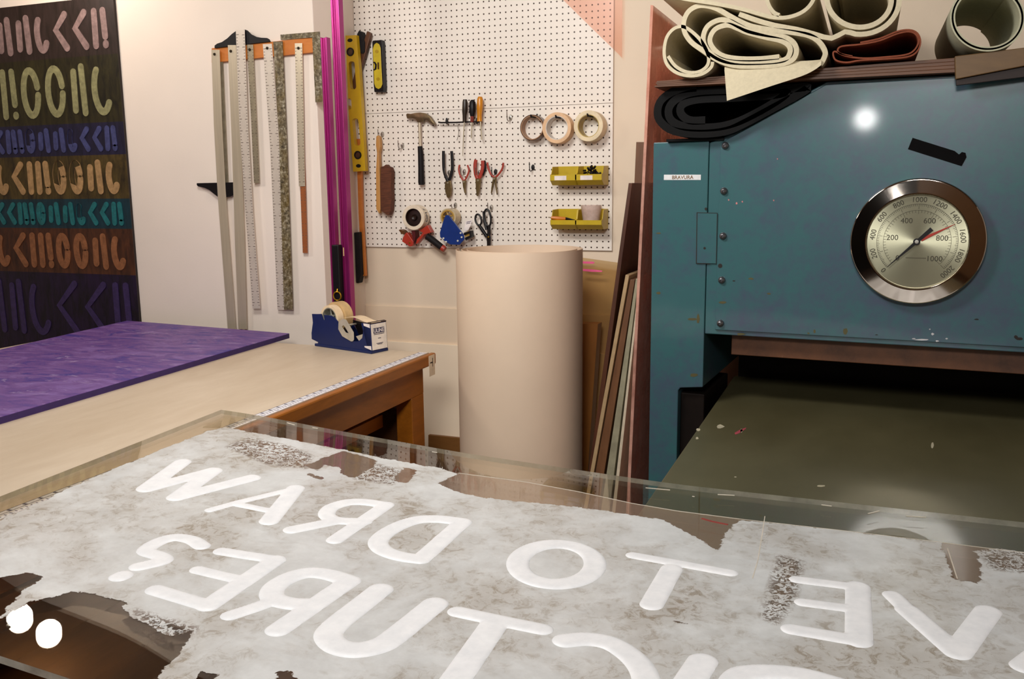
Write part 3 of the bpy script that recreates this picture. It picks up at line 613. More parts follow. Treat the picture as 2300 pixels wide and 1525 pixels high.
MB().pY(cE((880, 640), (920, 640), (1042, 560), (1108, 680), (985, 720), (880, 860), (840, 878), (860, 800), (960, 690)), -.065, -.035).build('arm', pm('red_metal', (172, 52, 34), .4), tg, bevel=.002)
MB().tube(line(cE((1030, 745), (1110, 800), (1275, 930)), -.06), [.0145, .0155, .0145], 14).build('handle', pm('black_rubber', (16, 11, 13), .65, spec=.3), tg, smooth=True)
MB().tube(line(cE((1282, 935), (1328, 968)), -.06), [.0150, .0135], 14).build('handle_cap', M_red, tg, smooth=True)
MB().pY(cE((560, 645), (585, 632), (625, 650), (665, 690), (640, 720), (600, 700)), -.07, -.035).build('blade', pm('bronze_blade', (122, 84, 50), .35, .6), tg)
p = onY(*cE((740, 855))[0], -.077); m = MB(); m.lathe([(0, -.003), (.004, -.002), (.005, .002)], (p[0], -.075, p[2]), (0, 1, 0), 12); m.build('rivet', pm('brass', (190, 146, 40), .3, .9), tg, smooth=True)
bd = thing('tape_dispenser', tuple(onY(1020, 515, -.05)), 'blue hand tape dispenser with clear roll hanging by the scissors', 'tape dispenser')
p = onY(*cE((1376, 430))[0], -.075); o_ = (p[0], -.075, p[2])
m = MB(); m.lathe([(.033, 0), (.038, 0), (.039, .001), (.039, .055), (.038, .056), (.033, .056), (.033, 0)], o_, (0, 1, 0), 48); m.build('tape_roll', clearmat('clear_tape_roll', (232, 222, 200), .15, 1.35, .75, (226, 208, 172)), bd, smooth=True)
m = MB(); m.lathe([(.0325, .001), (.0265, .001), (.0265, .05), (.0325, .05), (.0325, .001)], o_, (0, 1, 0), 40)
for a in (.4, 1.9, 3.0, 4.4): m.tube([np.array(o_)+[.004*math.cos(a), .01, .004*math.sin(a)], np.array(o_)+[.027*math.cos(a), .01, .027*math.sin(a)]], .0035, 6)
m.build('hub', pm('yellowed_plastic', (176, 138, 60), .4), bd)
MB().pY(cE((1335, 402), (1368, 392), (1402, 402), (1440, 460), (1500, 530), (1640, 720), (1652, 800), (1570, 890), (1420, 884), (1340, 840), (1250, 760), (1244, 690), (1300, 500)), -.083, -.076).build('side_plate', pm('blue_enamel', (14, 46, 116), .35), bd, bevel=.001)
for q in ((1305, 780), (1348, 838), (1543, 822), (1608, 762), (1590, 692)): MB().pY(cE(*circ(q, 15, 10)), -.0845, -.083).build('rivet', pm('pale_rivet', (214, 214, 200), .4), bd)
MB().pY(cE((1640, 690), (1760, 655), (1775, 760), (1670, 815), (1660, 770), (1745, 735), (1735, 690), (1645, 730)), -.06, -.03).build('guide', M_blk, bd, bevel=.001)
MB().pY(cE((1650, 690), (1725, 655), (1740, 735), (1665, 762)), -.05, -.045).build('roller', pm('yellowed_plastic', (176, 138, 60), .4), bd)
MB().pY(cE((1680, 490), (1788, 470), (1762, 560), (1720, 640), (1640, 660)), -.045, -.044).build('paper_tag', pm('white_label', (236, 226, 222), .5), bd)
MB().pY(cE((1690, 510), (1768, 490), (1765, 500), (1688, 521)), -.0455, -.045).pY(cE((1688, 535), (1755, 518), (1752, 528), (1686, 546)), -.0455, -.045).build('tag_print', M_ink, bd)
sc = thing('scissors', tuple(onY(1085, 500, -.03)), 'black-handled scissors hanging just above the paper roll', 'scissors')
def ring(cx_, cy_, a, b_, rot, Y):
    c_, s_ = math.cos(rot), math.sin(rot)
    return [onY(*cE((cx_+a*math.cos(q)*c_-b_*math.sin(q)*s_, cy_+a*math.cos(q)*s_+b_*math.sin(q)*c_))[0], Y) for q in np.linspace(0, 2*math.pi, 29)[:-1]]
M_sc = pm('black_scissor_grip', (16, 12, 14), .45, spec=.3)
m = MB(); m.tube(ring(1888, 472, 50, 92, -.18, -.03), .0045, 8, closed=True); m.tube(line(cE((1900, 560), (1960, 650), (2030, 755)), -.03), [.0065, .008, .0075], 10); m.build('small_handle', M_sc, sc, smooth=True)
m = MB(); m.tube(ring(2042, 438, 52, 142, -.12, -.034), .0048, 8, closed=True); m.tube(line(cE((1968, 330), (1985, 480), (2025, 640)), -.034), [.004, .006, .007], 8); m.tube(line(cE((2068, 570), (2064, 680), (2056, 780)), -.034), [.007, .0075, .0072], 10); m.build('large_handle', M_sc, sc, smooth=True)
MB().pY(cE((2026, 755), (2088, 750), (2086, 860), (2070, 1080), (2050, 1120), (2034, 1080), (2028, 860)), -.036, -.028).build('blades', pm('dark_blades', (38, 30, 28), .35, .5), sc, bevel=.001)
p = onY(*cE((2052, 757))[0], -.042); m = MB(); m.lathe([(0, -.002), (.0035, -.001), (.004, .004)], (p[0], -.041, p[2]), (0, 1, 0), 12); m.build('pivot_screw', pm('brass', (190, 146, 40), .3, .9), sc, smooth=True)
# ------------------------------------------------------------------ ULINE desk dispenser on the table
A_ = onZ(708, 777, TZ); B_ = onZ(834, 795, TZ); C_ = onZ(862, 785, TZ)
ul = (B_-A_)/np.linalg.norm(B_-A_); uw = np.array([-ul[1], ul[0], 0.]); WD = .088; un = uw
def dI(*px): # near side plane of the dispenser
    return [onp(x, y, A_, un) for x, y in cI(*px)]
td = thing('tape_dispenser', tuple((A_+B_)/2+uw*WD/2), 'blue bench tape dispenser with white front label standing on the worktable', 'tape dispenser')
M_blue = pm('dark_blue_enamel', (12, 32, 84), .38, var=.08)
prof = [(195, 525), (300, 528), (395, 525), (405, 560), (440, 655), (465, 655), (450, 548), (600, 560), (680, 610), (750, 690), (775, 850), (870, 1000), (1040, 1110), (1190, 1115), (1270, 1040), (1310, 780), (1440, 830), (1460, 1180), (1470, 1330), (290, 1200), (325, 1182), (325, 1130), (190, 1062), (186, 930), (215, 710)]
for off in (0., WD-.004):
    f_ = [p+uw*off for p in dI(*prof)]; MB().prism(f_, [p+uw*.004 for p in f_]).build('side_plate', M_blue, td, bevel=.0006)
f_ = dI((265, 1195), (1480, 1330), (1480, 1385), (270, 1230)); f_ = [np.array([p[0], p[1], max(p[2], TZ)]) for p in f_]
L0 = float(((f_[0]-A_) @ ul)); L1 = float(((f_[1]-A_) @ ul))
def dl(l, w_, z): return A_+ul*l+uw*w_+np.array([0, 0, z])
m = MB(); m.prism([dl(L0, -.003, 0), dl(L1, -.003, 0), dl(L1, WD+.003, 0), dl(L0, WD+.003, 0)], [dl(L0, -.003, .011), dl(L1, -.003, .011), dl(L1, WD+.003, .011), dl(L0, WD+.003, .011)]); m.build('base', M_blue, td, bevel=.002)
pf = dI((1440, 745), (1480, 1310)); zt3 = pf[0][2]-TZ; lt = float((pf[0]-A_) @ ul); lb_ = float((pf[1]-A_) @ ul)
m = MB(); m.prism([dl(lt, 0, zt3), dl(lb_, 0, .011), dl(lb_, WD, .011), dl(lt, WD, zt3)], [dl(lt-.05, 0, zt3-.0), dl(lb_-.02, 0, .011), dl(lb_-.02, WD, .011), dl(lt-.05, WD, zt3)]); m.build('nose', M_blue, td, bevel=.001)
m = MB(); m.prism([dl(lt+.001, .003, zt3-.002), dl(lb_+.001, .003, .014), dl(lb_+.001, WD-.003, .014), dl(lt+.001, WD-.003, zt3-.002)], [dl(lt+.0002, .003, zt3-.002), dl(lb_+.0002, .003, .014), dl(lb_+.0002, WD-.003, .014), dl(lt+.0002, WD-.003, zt3-.002)]); fl = m.build('front_label', pm('front_label_white', (234, 224, 212), .5), td)
nv = pm('navy_print', (26, 30, 70), .5); hL = zt3-.014
def lab(u, v_, off): return dl(lt+(lb_-lt)*(1-v_)+off, u*WD, .014+hL*v_)
m = MB(); m.prism([lab(.16, .62, .0014), lab(.84, .62, .0014), lab(.84, .82, .0014), lab(.16, .82, .0014)], [lab(.16, .62, .001), lab(.84, .62, .001), lab(.84, .82, .001), lab(.16, .82, .001)])
for v_, a, b_ in ((.57, .18, .82), (.41, .42, .60), (.22, .3, .72), (.18, .36, .66)): m.prism([lab(a, v_, .0014), lab(b_, v_, .0014), lab(b_, v_+.022, .0014), lab(a, v_+.022, .0014)], [lab(a, v_, .001), lab(b_, v_, .001), lab(b_, v_+.022, .001), lab(a, v_+.022, .001)])
m.build('label_print', nv, fl)
m = MB(); text(m, 'ULINE', .021, lab(.5, .715, .0016), uw, lab(.5, 1, 0)-lab(.5, 0, 0), .0002, bold=.0004); m.build('lettering', pm('white_label', (236, 226, 222), .5), fl)
for q in (((1300, 728), (1435, 745), (1440, 828), (1310, 778)), ((1325, 1210), (1465, 1215), (1475, 1305), (1330, 1240))):
    f_ = dI(*q); MB().prism([p-uw*.0012 for p in f_], [p-uw*.0002 for p in f_]).build('white_flash', pm('white_label', (236, 226, 222), .5), td)
brk = [(780, 690), (850, 640), (890, 632), (940, 650), (965, 690), (1100, 920), (1106, 1075), (1085, 1108), (1050, 1112), (860, 1000), (775, 850)]; hol = [(850, 800), (880, 765), (905, 780), (1000, 940), (930, 920)]
f_ = [p-uw*.004 for p in dI(*brk)]; h_ = [p-uw*.004 for p in dI(*hol)]
MB().prism(f_, [p+uw*.003 for p in f_], [(h_, [p+uw*.003 for p in h_])]).build('bracket', pm('pale_bracket', (206, 198, 180), .35, .4), td, bevel=.0006)
f_ = dI((1115, 1010), (1280, 955), (1260, 1060), (1215, 1120), (1180, 1105)); MB().prism([p+uw*.006 for p in f_], [p+uw*.012 for p in f_]).build('inner_bracket', pm('pale_bracket', (206, 198, 180), .35, .4), td)
f_ = dI((870, 690), (1290, 800), (1280, 960), (1110, 1010), (1000, 1000)); MB().prism([p+uw*.05 for p in f_], [p+uw*.056 for p in f_]).build('inner_wall', M_blk, td)
cc = dI((545, 615))[0]; r1 = np.linalg.norm(dI((545, 345))[0]-cc)
for w0, w1, rr, mt in ((.006, .036, r1, pm('cream_tape', (236, 212, 176), .5)), (.040, .080, r1*1.19, pm('tan_tape', (210, 176, 124), .5))):
    m = MB(); m.lathe([(r1*.80, w0), (rr, w0), (rr, w1), (r1*.80, w1), (r1*.80, w0)], cc, uw, 48); m.build('tape_roll', mt, td, smooth=True)
m = MB(); m.lathe([(r1*.78, .005), (r1*.78, .08), (r1*.74, .08), (r1*.74, .005), (r1*.78, .005)], cc, uw, 40)
m.lathe([(0, .010), (.012, .010), (.012, .080)], cc, uw, 16)
for k in range(5):
    a = k*1.257+.5; d_ = math.cos(a)*ul+math.sin(a)*np.array([0, 0, 1.]); m.tube([cc+uw*.02, cc+uw*.02+d_*r1*.75], .003, 6)
m.build('spindle', pm('grey_hub', (150, 148, 136), .4), td, smooth=True)
tp = [p for p in cat(dI((820, 625), (900, 612), (1000, 600), (1110, 620), (1230, 675), (1330, 715), (1440, 730)), 4)]; m = MB()
for a, b_ in zip(tp, tp[1:]):
    q_ = [a+uw*.008, b_+uw*.008, b_+uw*.06, a+uw*.06]; m.prism(q_, [p+np.array([0, 0, .0012]) for p in q_])
m.build('tape_strip', pm('cream_tape', (236, 212, 176), .5), td)
m = MB(); m.tube([dI((940, 770))[0], dI((940, 770))[0]+uw*(WD-.004)], .004, 8); m.build('cross_bar', pm('pale_bracket', (206, 198, 180), .35, .4), td)
m = MB(); m.prism([dl(lt, -.002, zt3), dl(lt-.012, -.002, zt3+.003), dl(lt-.012, WD+.002, zt3+.003), dl(lt, WD+.002, zt3)], [dl(lt, -.002, zt3+.003), dl(lt-.012, -.002, zt3+.006), dl(lt-.012, WD+.002, zt3+.006), dl(lt, WD+.002, zt3+.003)]); m.build('cutter', pm('cutter_steel', (60, 40, 30), .3, .6), td)
# ------------------------------------------------------------------ big paper roll
YC = -.46; pl = onY(1036, 560, YC); pr = onY(1303, 560, YC); RR = (pr[0]-pl[0])/1.955; ox = pl[0]+RR; zR = 1.24
m = MB(); K = 150; turns = 2.35; th = .0016; a0 = math.radians(186); pts = []
for i in range(K+1):
    s_ = i/K; a = a0+s_*turns*2*math.pi; r = RR*(1-.20*s_); pts.append((ox+r*math.cos(a), YC+r*math.sin(a), a, r))
inn = [(ox+(r-th)*math.cos(a), YC+(r-th)*math.sin(a)) for _, _, a, r in pts]
vo = [[m.bm.verts.new((x, y, z)) for x, y, _, _ in pts] for z in (0, zR)]; vi = [[m.bm.verts.new((x, y, z)) for x, y in inn] for z in (0, zR)]
for i in range(K):
    for f_ in ((vo[0][i], vo[0][i+1], vo[1][i+1], vo[1][i]), (vi[0][i+1], vi[0][i], vi[1][i], vi[1][i+1]), (vo[1][i], vo[1][i+1], vi[1][i+1], vi[1][i]), (vo[0][i+1], vo[0][i], vi[0][i], vi[0][i+1])): m.bm.faces.new(f_)
for i in (0, K): m.bm.faces.new((vo[0][i], vo[1][i], vi[1][i], vi[0][i]))
o = m.build('paper_roll', pm('cream_paper_roll', (232, 208, 182), .6, var=.03, vs=4), smooth=True); tag(o, 'tall wide roll of cream paper standing on the floor', 'paper roll')
# ------------------------------------------------------------------ leaning things right of the roll
def leaner(name, tl, tr, bl_, br_, Yf, Yb, mat, label, cat_, bevel=.001):
    """board seen on edge: front edge outline from photo on plane Yf, continued down to the floor"""
    A, B, D, E = (onY(*q, Yf) for q in (tl, tr, bl_, br_))
    D = A+(D-A)*(A[2]/(A[2]-D[2])); E = B+(E-B)*(B[2]/(B[2]-E[2]))
    f_ = [A, B, E, D]; m = MB(); m.prism(f_, [np.array([p[0], Yb, p[2]]) for p in f_]); return tag(m.build(name, mat, bevel=bevel), label, cat_)
M_wal = woodmat('dark_walnut', (58, 30, 18), (92, 52, 30), (1, 1, .15), .45, 12)
leaner('clear_sheet', (1272, 574), (1388, 590), (1272, 1060), (1332, 1060), -.052, -.046, clearmat('tinted_clear_sheet', (238, 228, 208), .05, 1.35, .05, (200, 180, 150)), 'tinted clear sheet leaning on the wall behind the paper roll, two pink strokes on it', 'acrylic sheet', 0)
pk = MB().pY([(1302, 587), (1332, 587.5), (1336, 590), (1332, 592.5), (1302, 591.5)], -.0535, -.052).pY([(1303, 603.5), (1330, 605), (1353, 608), (1352, 610.5), (1330, 610.5), (1303, 608)], -.0535, -.052)
sheet = bpy.data.objects['clear_sheet']; pk.build('pink_strokes', pm('pink_marker', (240, 96, 150), .6), sheet, loc=Vector(sheet.location))
leaner('plywood_board', (1301, 727), (1343, 728), (1300, 1060), (1320, 1060), -.16, -.10, woodmat('orange_plywood', (140, 86, 30), (168, 108, 44), (1, 1, .2)), 'orange plywood offcut standing right behind the paper roll', 'board')
leaner('walnut_board', (1412, 411), (1420, 411), (1322, 1060), (1333, 1060), -.60, -.05, M_wal, 'thin dark board leaning leftmost in the stack beside the press', 'board')
leaner('brown_board', (1429, 319), (1448, 319), (1395, 1060), (1412, 1060), -.040, -.016, woodmat('umber_board', (84, 52, 28), (122, 80, 46), (1, 1, .15)), 'taller brown board leaning behind the stack beside the press', 'board')
leaner('frame_edge', (1405, 617), (1413, 619), (1326, 1058), (1334, 1060), -.62, -.06, pm('tan_edge', (172, 146, 108), .5), 'tan-edged thin panel leaning just right of the dark board', 'panel')
leaner('stained_board', (1415, 628), (1426, 628), (1337, 1060), (1357, 1062), -.61, -.06, woodmat('stained_brown', (82, 50, 30), (124, 84, 52), (1, 1, .15)), 'stained brown board leaning between tan and grey-green panels', 'board')
leaner('grey_panel', (1428, 626), (1434, 625), (1362, 1065), (1379, 1066), -.62, -.06, pm('grey_green_edge', (146, 142, 118), .5, var=.25, vs=14), 'thick grey-green panel leaning left of the white one', 'panel')
leaner('white_panel', (1436, 623), (1439.5, 622), (1384, 1067), (1391, 1068), -.63, -.06, pm('white_panel_edge', (206, 194, 170), .5), 'thin white panel leaning left of the red-stained acrylic', 'panel')
M_rs = clearmat('red_stained_acrylic', (250, 205, 190), .1, 1.4, .50, (240, 186, 166))
leaner('stained_acrylic', (1461, 11), (1467.5, 12), (1407, 1130), (1414, 1130), -.80, -.03, M_rs, 'tall red-stained acrylic sheet standing against the side of the blue press', 'acrylic sheet')
tag(MB().pY([(962, 977), (1060, 987), (1060, 1140), (962, 1140)], -.03, -.012).build('wall_board', woodmat('brown_skirting', (104, 66, 26), (136, 92, 44), (.2, 1, 1))), 'brown board standing low against the wall left of the paper roll', 'board')
# ------------------------------------------------------------------ pink film
tag(MB().pY([(1262, -3), (1040, -240), (1402, -240), (1398, 0), (1397, 130), (1386, 118), (1330, 64)], -.012, -.0112).build('pink_film', clearmat('pink_film', (253, 241, 236), .2, 1.15, .03, (236, 190, 176))), 'translucent pink film hanging over the top right of the pegboard', 'film')
# ------------------------------------------------------------------ blue press
PA = math.radians(-3.7); EX = np.array([math.cos(PA), math.sin(PA), 0]); ND = np.array([-math.sin(PA), math.cos(PA), 0]); PR = np.array([.6, -.85, 0])
def PP(s, d, z): return PR+EX*s+ND*d+np.array([0, 0, z])
def pr_px(x, y, off=0.): return onp(x, y, PR+ND*off, ND)
def ppris(m, P, d0, d1): m.prism([PP(s, d0, z) for s, z in P], [PP(s, d1, z) for s, z in P]); return m
def ppx(m, px, d0, d1): # outline in photo pixels on the press face
    f_ = [pr_px(x, y, d0) for x, y in px]; m.prism(f_, [p+ND*(d1-d0) for p in f_]); return m
M_bl = NT('blue_press_enamel'); v = M_bl.coord('Object'); n1 = M_bl.noise(v, 2.2, 4, .6); n2 = M_bl.noise(v, 45, 4, .7); n3 = M_bl.noise(v, 9, 5, .75)
cb = M_bl.ramp(M_bl.math('ADD', M_bl.math('MULTIPLY', n1, .55), M_bl.math('MULTIPLY', M_bl.noise(v, 26, 6, .75), .45)), (.40, srgb(68, 80, 100)), (.58, srgb(54, 98, 102)))
cb = M_bl.mix(M_bl.ramp(n2, (.72, (0, 0, 0, 1)), (.76, (.6, .6, .6, 1))), cb, srgb(52, 70, 84)); cb = M_bl.mix(M_bl.ramp(n3, (.70, (0, 0, 0, 1)), (.8, (.4, .4, .4, 1))), cb, srgb(76, 90, 98))
M_bl.l(cb, M_bl.b.inputs['Base Color']); M_bl.set(Roughness=.34); M_bl.set(Coat_Weight=.6, Coat_Roughness=.07); M_bl.bump(n1, .06, .02); M_bl = M_bl.m
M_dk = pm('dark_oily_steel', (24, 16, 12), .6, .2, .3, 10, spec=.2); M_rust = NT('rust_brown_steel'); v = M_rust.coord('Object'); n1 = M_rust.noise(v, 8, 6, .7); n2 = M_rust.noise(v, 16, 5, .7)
M_rust.l(M_rust.mix(M_rust.ramp(n2, (.68, (0, 0, 0, 1)), (.72, (.7, .7, .7, 1))), M_rust.ramp(n1, (.3, srgb(64, 36, 20)), (.7, srgb(108, 66, 38))), srgb(150, 146, 120)), M_rust.b.inputs['Base Color']); M_rust.set(Roughness=.5); M_rust = M_rust.m
ps = thing('blue_press', tuple(PP(.6, .3, 0)), 'large blue hydraulic press with round gauge, filling the right side', 'press')
ppris(MB(), [(-.228, 0), (-.132, 0), (-.132, .812), (-.125, .822), (-.051, .830), (-.0505, 1.612), (-.228, 1.612)], 0, .6).build('upright', M_bl, ps, bevel=.003)
ppris(MB(), [(1.45, 0), (1.63, 0), (1.63, 1.612), (1.45, 1.612)], 0, .6).build('upright', M_bl, ps, bevel=.003)
ppris(MB(), [(-.0492, 1.006), (1.449, 1.006), (1.449, 1.605), (1.40, 1.632), (1.12, 1.77), (.288, 1.77), (.03, 1.635), (-.0492, 1.606)], .002, .6).build('head', M_bl, ps, bevel=.003)
ppris(MB(), [(-.0155, 1.022), (1.415, 1.022), (1.415, 1.618), (1.12, 1.762), (.288, 1.762), (.03, 1.627), (-.0135, 1.604)], -.006, .002).build('front_plate', M_bl, ps, bevel=.002)
for q in ((1629, 327), (1626, 429), (1624, 530), (1621, 629), (1618, 726)):
    p = pr_px(*q, -.008); m = MB(); m.lathe([(.003, -.007), (.004, -.010), (.0085, -.008), (.0115, -.002), (.0115, .0025)], p, ND, 16); m.lathe([(0, -.006), (.0035, -.006)], p, ND, 10); m.build('bolt', pm('bolt_steel', (120, 120, 124), .3, .85), ps, smooth=True)
# access plate, labels, tape
ap_ = ppx(MB(), [(1565, 477.5), (1611, 478.5), (1608.5, 592), (1563.5, 591)], -.004, .0005); apo = ap_.build('access_plate', M_bl, ps, bevel=.001)
gl = MB()
for a, b_, c_, d_ in (((1565, 477), (1611, 478), (1611, 479.2), (1565, 478.4)), ((1564.6, 477), (1566.4, 477), (1565, 592), (1563, 592)), ((1610.4, 478), (1611.6, 478), (1609, 593), (1607.8, 593)), ((1563, 591), (1595, 592), (1595, 593.2), (1563, 592.4))):
    ppx(gl, [a, b_, c_, d_], -.0046, -.004)
for q in ((1582.6, 557.5), (1585.2, 469)): ppx(gl, circ(q, 2.8, 12), -.0046, -.0 if q[1] < 475 else -.004)
ppx(gl, circ((1617.5, 597), 5, 9), -.0068, -.006)
gl.build('plate_gap', pm('grime', (30, 22, 16), .7), apo)
lb = ppx(MB(), [(1491.3, 392.3), (1574.3, 392.3), (1574, 404.2), (1491, 404.2)], -.0012, 0).build('name_label', pm('label_white', (226, 226, 226), .5), ps)
m = MB(); p = pr_px(1533, 398.6, -.0016); text(m, 'BRAVURA', .0155, p, EX, (0, 0, 1), .0002, bold=.0002); m.build('lettering', pm('label_ink', (120, 84, 40), .6), lb)
ppx(MB(), c5((1550, 75), (1790, 150), (1815, 170), (1832, 156), (1852, 161), (1858, 186), (1830, 237), (1523, 140)), -.0072, -.006).build('black_tape', pm('matt_black_tape', (8, 7, 8), .8, spec=.1), ps)
m = MB(); rf = random.Random(3)
flk = [((500, 430), 5), ((545, 450), 6), ((578, 440), 5), ((757, 432), 4), ((778, 195), 4)]
def fleck(mm, x, y, rx1, ry1):
    n = 8; ppx(mm, [c5((x+rx1*math.cos(2*math.pi*i/n)*rf.uniform(.6, 1.1), y+ry1*math.sin(2*math.pi*i/n)*rf.uniform(.6, 1.1)))[0] for i in range(n)], -.0066, -.006)
for (x, y), r in flk: fleck(m, x, y, r, r*1.3)
m.build('paint_flecks', pm('pink_fleck', (190, 120, 120), .6), ps)
m = MB()
for x, y, a, b_ in ((625, 880, 18, 7), (465, 1015, 22, 9), (730, 965, 14, 6), (1165, 1180, 16, 26), (990, 1180, 8, 14), (570, 1196, 28, 9), (955, 1192, 8, 6)): fleck(m, x, y, a, b_)
for x, y, a, b_ in ((98, 962, 14, 9), (325, 1110, 10, 32), (295, 1110, 30, 8), (100, 620, 16, 6), (300, 1430, 28, 12)):
    n = 8; ppx(m, [c5((x+a*math.cos(2*math.pi*i/n)*rf.uniform(.6, 1.1), y+b_*math.sin(2*math.pi*i/n)*rf.uniform(.6, 1.1)))[0] for i in range(n)], -.0006, 0)
m.build('olive_chips', pm('olive_chip', (84, 78, 44), .6), ps)['kind'] = 'stuff'
m = MB()
for x, y, a, b_ in ((1600, 1228, 50, 5), (1665, 1195, 9, 8), (1690, 1236, 12, 6), (1648, 1168, 5, 4), (1745, 1222, 8, 5), (1555, 1222, 12, 4)): fleck(m, x, y, a, b_)
m.build('white_chips', pm('white_chip', (196, 194, 196), .6), ps)
m = MB()
for x, y, a, b_ in ((1915, 1112, 18, 5), (2160, 1222, 24, 10), (2140, 1212, 12, 12), (530, 892, 12, 4), (1345, 1200, 10, 3)): fleck(m, x, y, a, b_)
m.build('black_chips', pm('grime', (30, 22, 16), .7), ps)
# platen, cavity, bed
ppris(MB(), [(.027, .935), (1.40, .935), (1.40, 1.005), (.027, 1.005)], .05, .5).build('platen', M_rust, ps, bevel=.002)
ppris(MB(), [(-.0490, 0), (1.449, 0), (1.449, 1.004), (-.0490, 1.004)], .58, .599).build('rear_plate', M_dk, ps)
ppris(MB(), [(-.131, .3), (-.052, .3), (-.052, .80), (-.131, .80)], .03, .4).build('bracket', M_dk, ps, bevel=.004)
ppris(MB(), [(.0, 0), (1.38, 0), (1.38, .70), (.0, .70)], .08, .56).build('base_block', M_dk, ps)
M_bed = NT('worn_steel_bed'); v = M_bed.coord('Object', (1, .5, 1)); n1 = M_bed.noise(v, 3, 5, .6); n2 = M_bed.noise(v, 40, 5, .7); n3 = M_bed.noise(v, 11, 5, .7)
cb = M_bed.ramp(n1, (.3, srgb(92, 86, 58)), (.7, srgb(112, 106, 76))); cb = M_bed.mix(M_bed.ramp(n2, (.74, (0, 0, 0, 1)), (.78, (.6, .6, .6, 1))), cb, srgb(156, 146, 126)); cb = M_bed.mix(M_bed.ramp(n3, (.66, (0, 0, 0, 1)), (.78, (.45, .45, .45, 1))), cb, srgb(72, 54, 40))
M_bed.l(cb, M_bed.b.inputs['Base Color']); M_bed.set(Roughness=.42, Metallic=.35); M_bed = M_bed.m
BZ = .772; BX = .585
bd_ = thing('press_bed', (1.25, -1.6, 0), 'worn grey steel bed plate sliding out of the blue press', 'press bed')
MB().box((BX, -2.95, BZ-.045), (2.0, -.36, BZ)).build('bed_plate', M_bed, bd_, bevel=.004)
MB().box((BX+.1, -2.7, .62), (1.9, -.95, BZ-.046)).build('carriage', M_dk, bd_)
for y_ in (-1.15, -2.6):
    for x_ in (.75, 1.75): MB().box((x_, y_, 0), (x_+.1, y_-.1, .62)).build('leg', M_dk, bd_)
m = MB(); fl_ = [((1618, 958), 9, 5), ((1665, 967), 3, 5), ((1566, 984), 4, 3), ((1652, 1071), 3, 1), ((1845, 1091), 11, 2), ((2094, 1000), 4, 8), ((1568, 965), 5, 4)]
for (x, y), a, b_ in fl_:
    q_ = [onZ(x+a*math.cos(i*.785)*rf.uniform(.6, 1.1), y+b_*math.sin(i*.785)*rf.uniform(.6, 1.1), BZ+.0006) for i in range(8)]; m.prism(q_, [p-np.array([0, 0, .0006]) for p in q_])
m.build('paint_flecks', pm('pale_fleck', (184, 176, 150), .6), bd_)
m = MB(); q_ = [onZ(x, y, BZ+.0006) for x, y in ((1650, 972), (1660, 966), (1676, 960), (1675, 963), (1662, 972), (1652, 976))]; m.prism(q_, [p-np.array([0, 0, .0006]) for p in q_]); m.build('red_smear', pm('pinkish_smear', (168, 70, 80), .6), bd_)
# ------------------------------------------------------------------ gauge
gc = pr_px(2059, 543, -.034); GR = .178
gg = MB(); M_ch = pm('chrome', (196, 186, 176), .06, 1., .02, 3)
DR = .1325
gg.lathe([(GR-.004, .034-.006), (GR, .024), (GR, -.002), (GR-.0015, -.0045), (GR-.003, -.0058), (GR-.0042, -.0060), (GR-.006, -.00612), (DR+.006, -.0090), (DR+.0035, -.0092), (DR+.0022, -.0090), (DR+.0005, -.0065), (DR-.001, .006)], gc, ND, 96)
bz_ = gg.build('gauge_bezel', M_ch, ps, smooth=True)
M_dial = NT('brushed_dial'); tn = M_dial.n('ShaderNodeTangent'); tn.direction_type = 'RADIAL'; tn.axis = 'Y'; M_dial.l(tn.outputs[0], M_dial.b.inputs['Tangent'])
M_dial.set(Base_Color=srgb(178, 176, 150), Metallic=.8, Roughness=.36, Anisotropic=.75)
m = MB(); m.lathe([(0, .006), (DR, .006), (DR, .010), (0, .010)], gc, ND, 72); dial = m.build('dial', M_dial.m, bz_, loc=gc)
GZ = np.array([0, 0, 1.]); gi = pm('dial_ink', (52, 46, 28), .6)
m = MB()
def gp(r, a, d): return gc+ND*d+r*(math.cos(a)*EX+math.sin(a)*GZ)
def ang(fr): return math.radians(225-270*fr)
def tick(r0, r1_, a, wd):
    e = -math.sin(a)*EX+math.cos(a)*GZ; q_ = [gp(r0, a, .0052)-e*wd/2, gp(r1_, a, .0052)-e*wd/2, gp(r1_, a, .0052)+e*wd/2, gp(r0, a, .0052)+e*wd/2]; m.face(q_)
for i in range(101):
    a = ang(i/100); mj = i % 10 == 0; tick(.106-(.014 if mj else .008 if i % 5 == 0 else .006), .106, a, .0009)
for i in range(51):
    a = ang(i/50); tick(.0885-(.016 if i % 10 == 0 else .010 if i % 5 == 0 else .007), .0885, a, .0008)
for r in (.106, .0885):
    for i in range(90):
        a, b_ = ang(i/90), ang((i+1)/90); m.face([gp(r-.0004, a, .0052), gp(r-.0004, b_, .0052), gp(r+.0004, b_, .0052), gp(r+.0004, a, .0052)])
for i in range(11):
    a = ang(i/10); s_ = str(i*200); rt = -math.sin(a)*EX+math.cos(a)*GZ; text(m, s_, .0205, gp(.1175, a, .0053), -rt, math.cos(a)*EX+math.sin(a)*GZ, .0001)
for i, s_ in enumerate(('0', '200', '400', '600', '800', '1000')):
    a = ang(i/5); text(m, s_, .0215, gp(.0655 if i not in (0, 5) else .068, a, .0053), EX, GZ, .0001)
for i in range(14): m.face([gp(0, 0, .0052)+EX*(x_-.026+.0038*i)+GZ*z_ for x_, z_ in ((0, -.0475), (.0026, -.0475), (.0026, -.0455), (0, -.0455))])
m.build('dial_print', gi, dial, weld=False)
m = MB(); a = ang(0); e = -math.sin(a)*EX+math.cos(a)*GZ
def nd(r, wd): return [gp(r, a, .0015)+e*wd, gp(r, a, .0015)-e*wd]
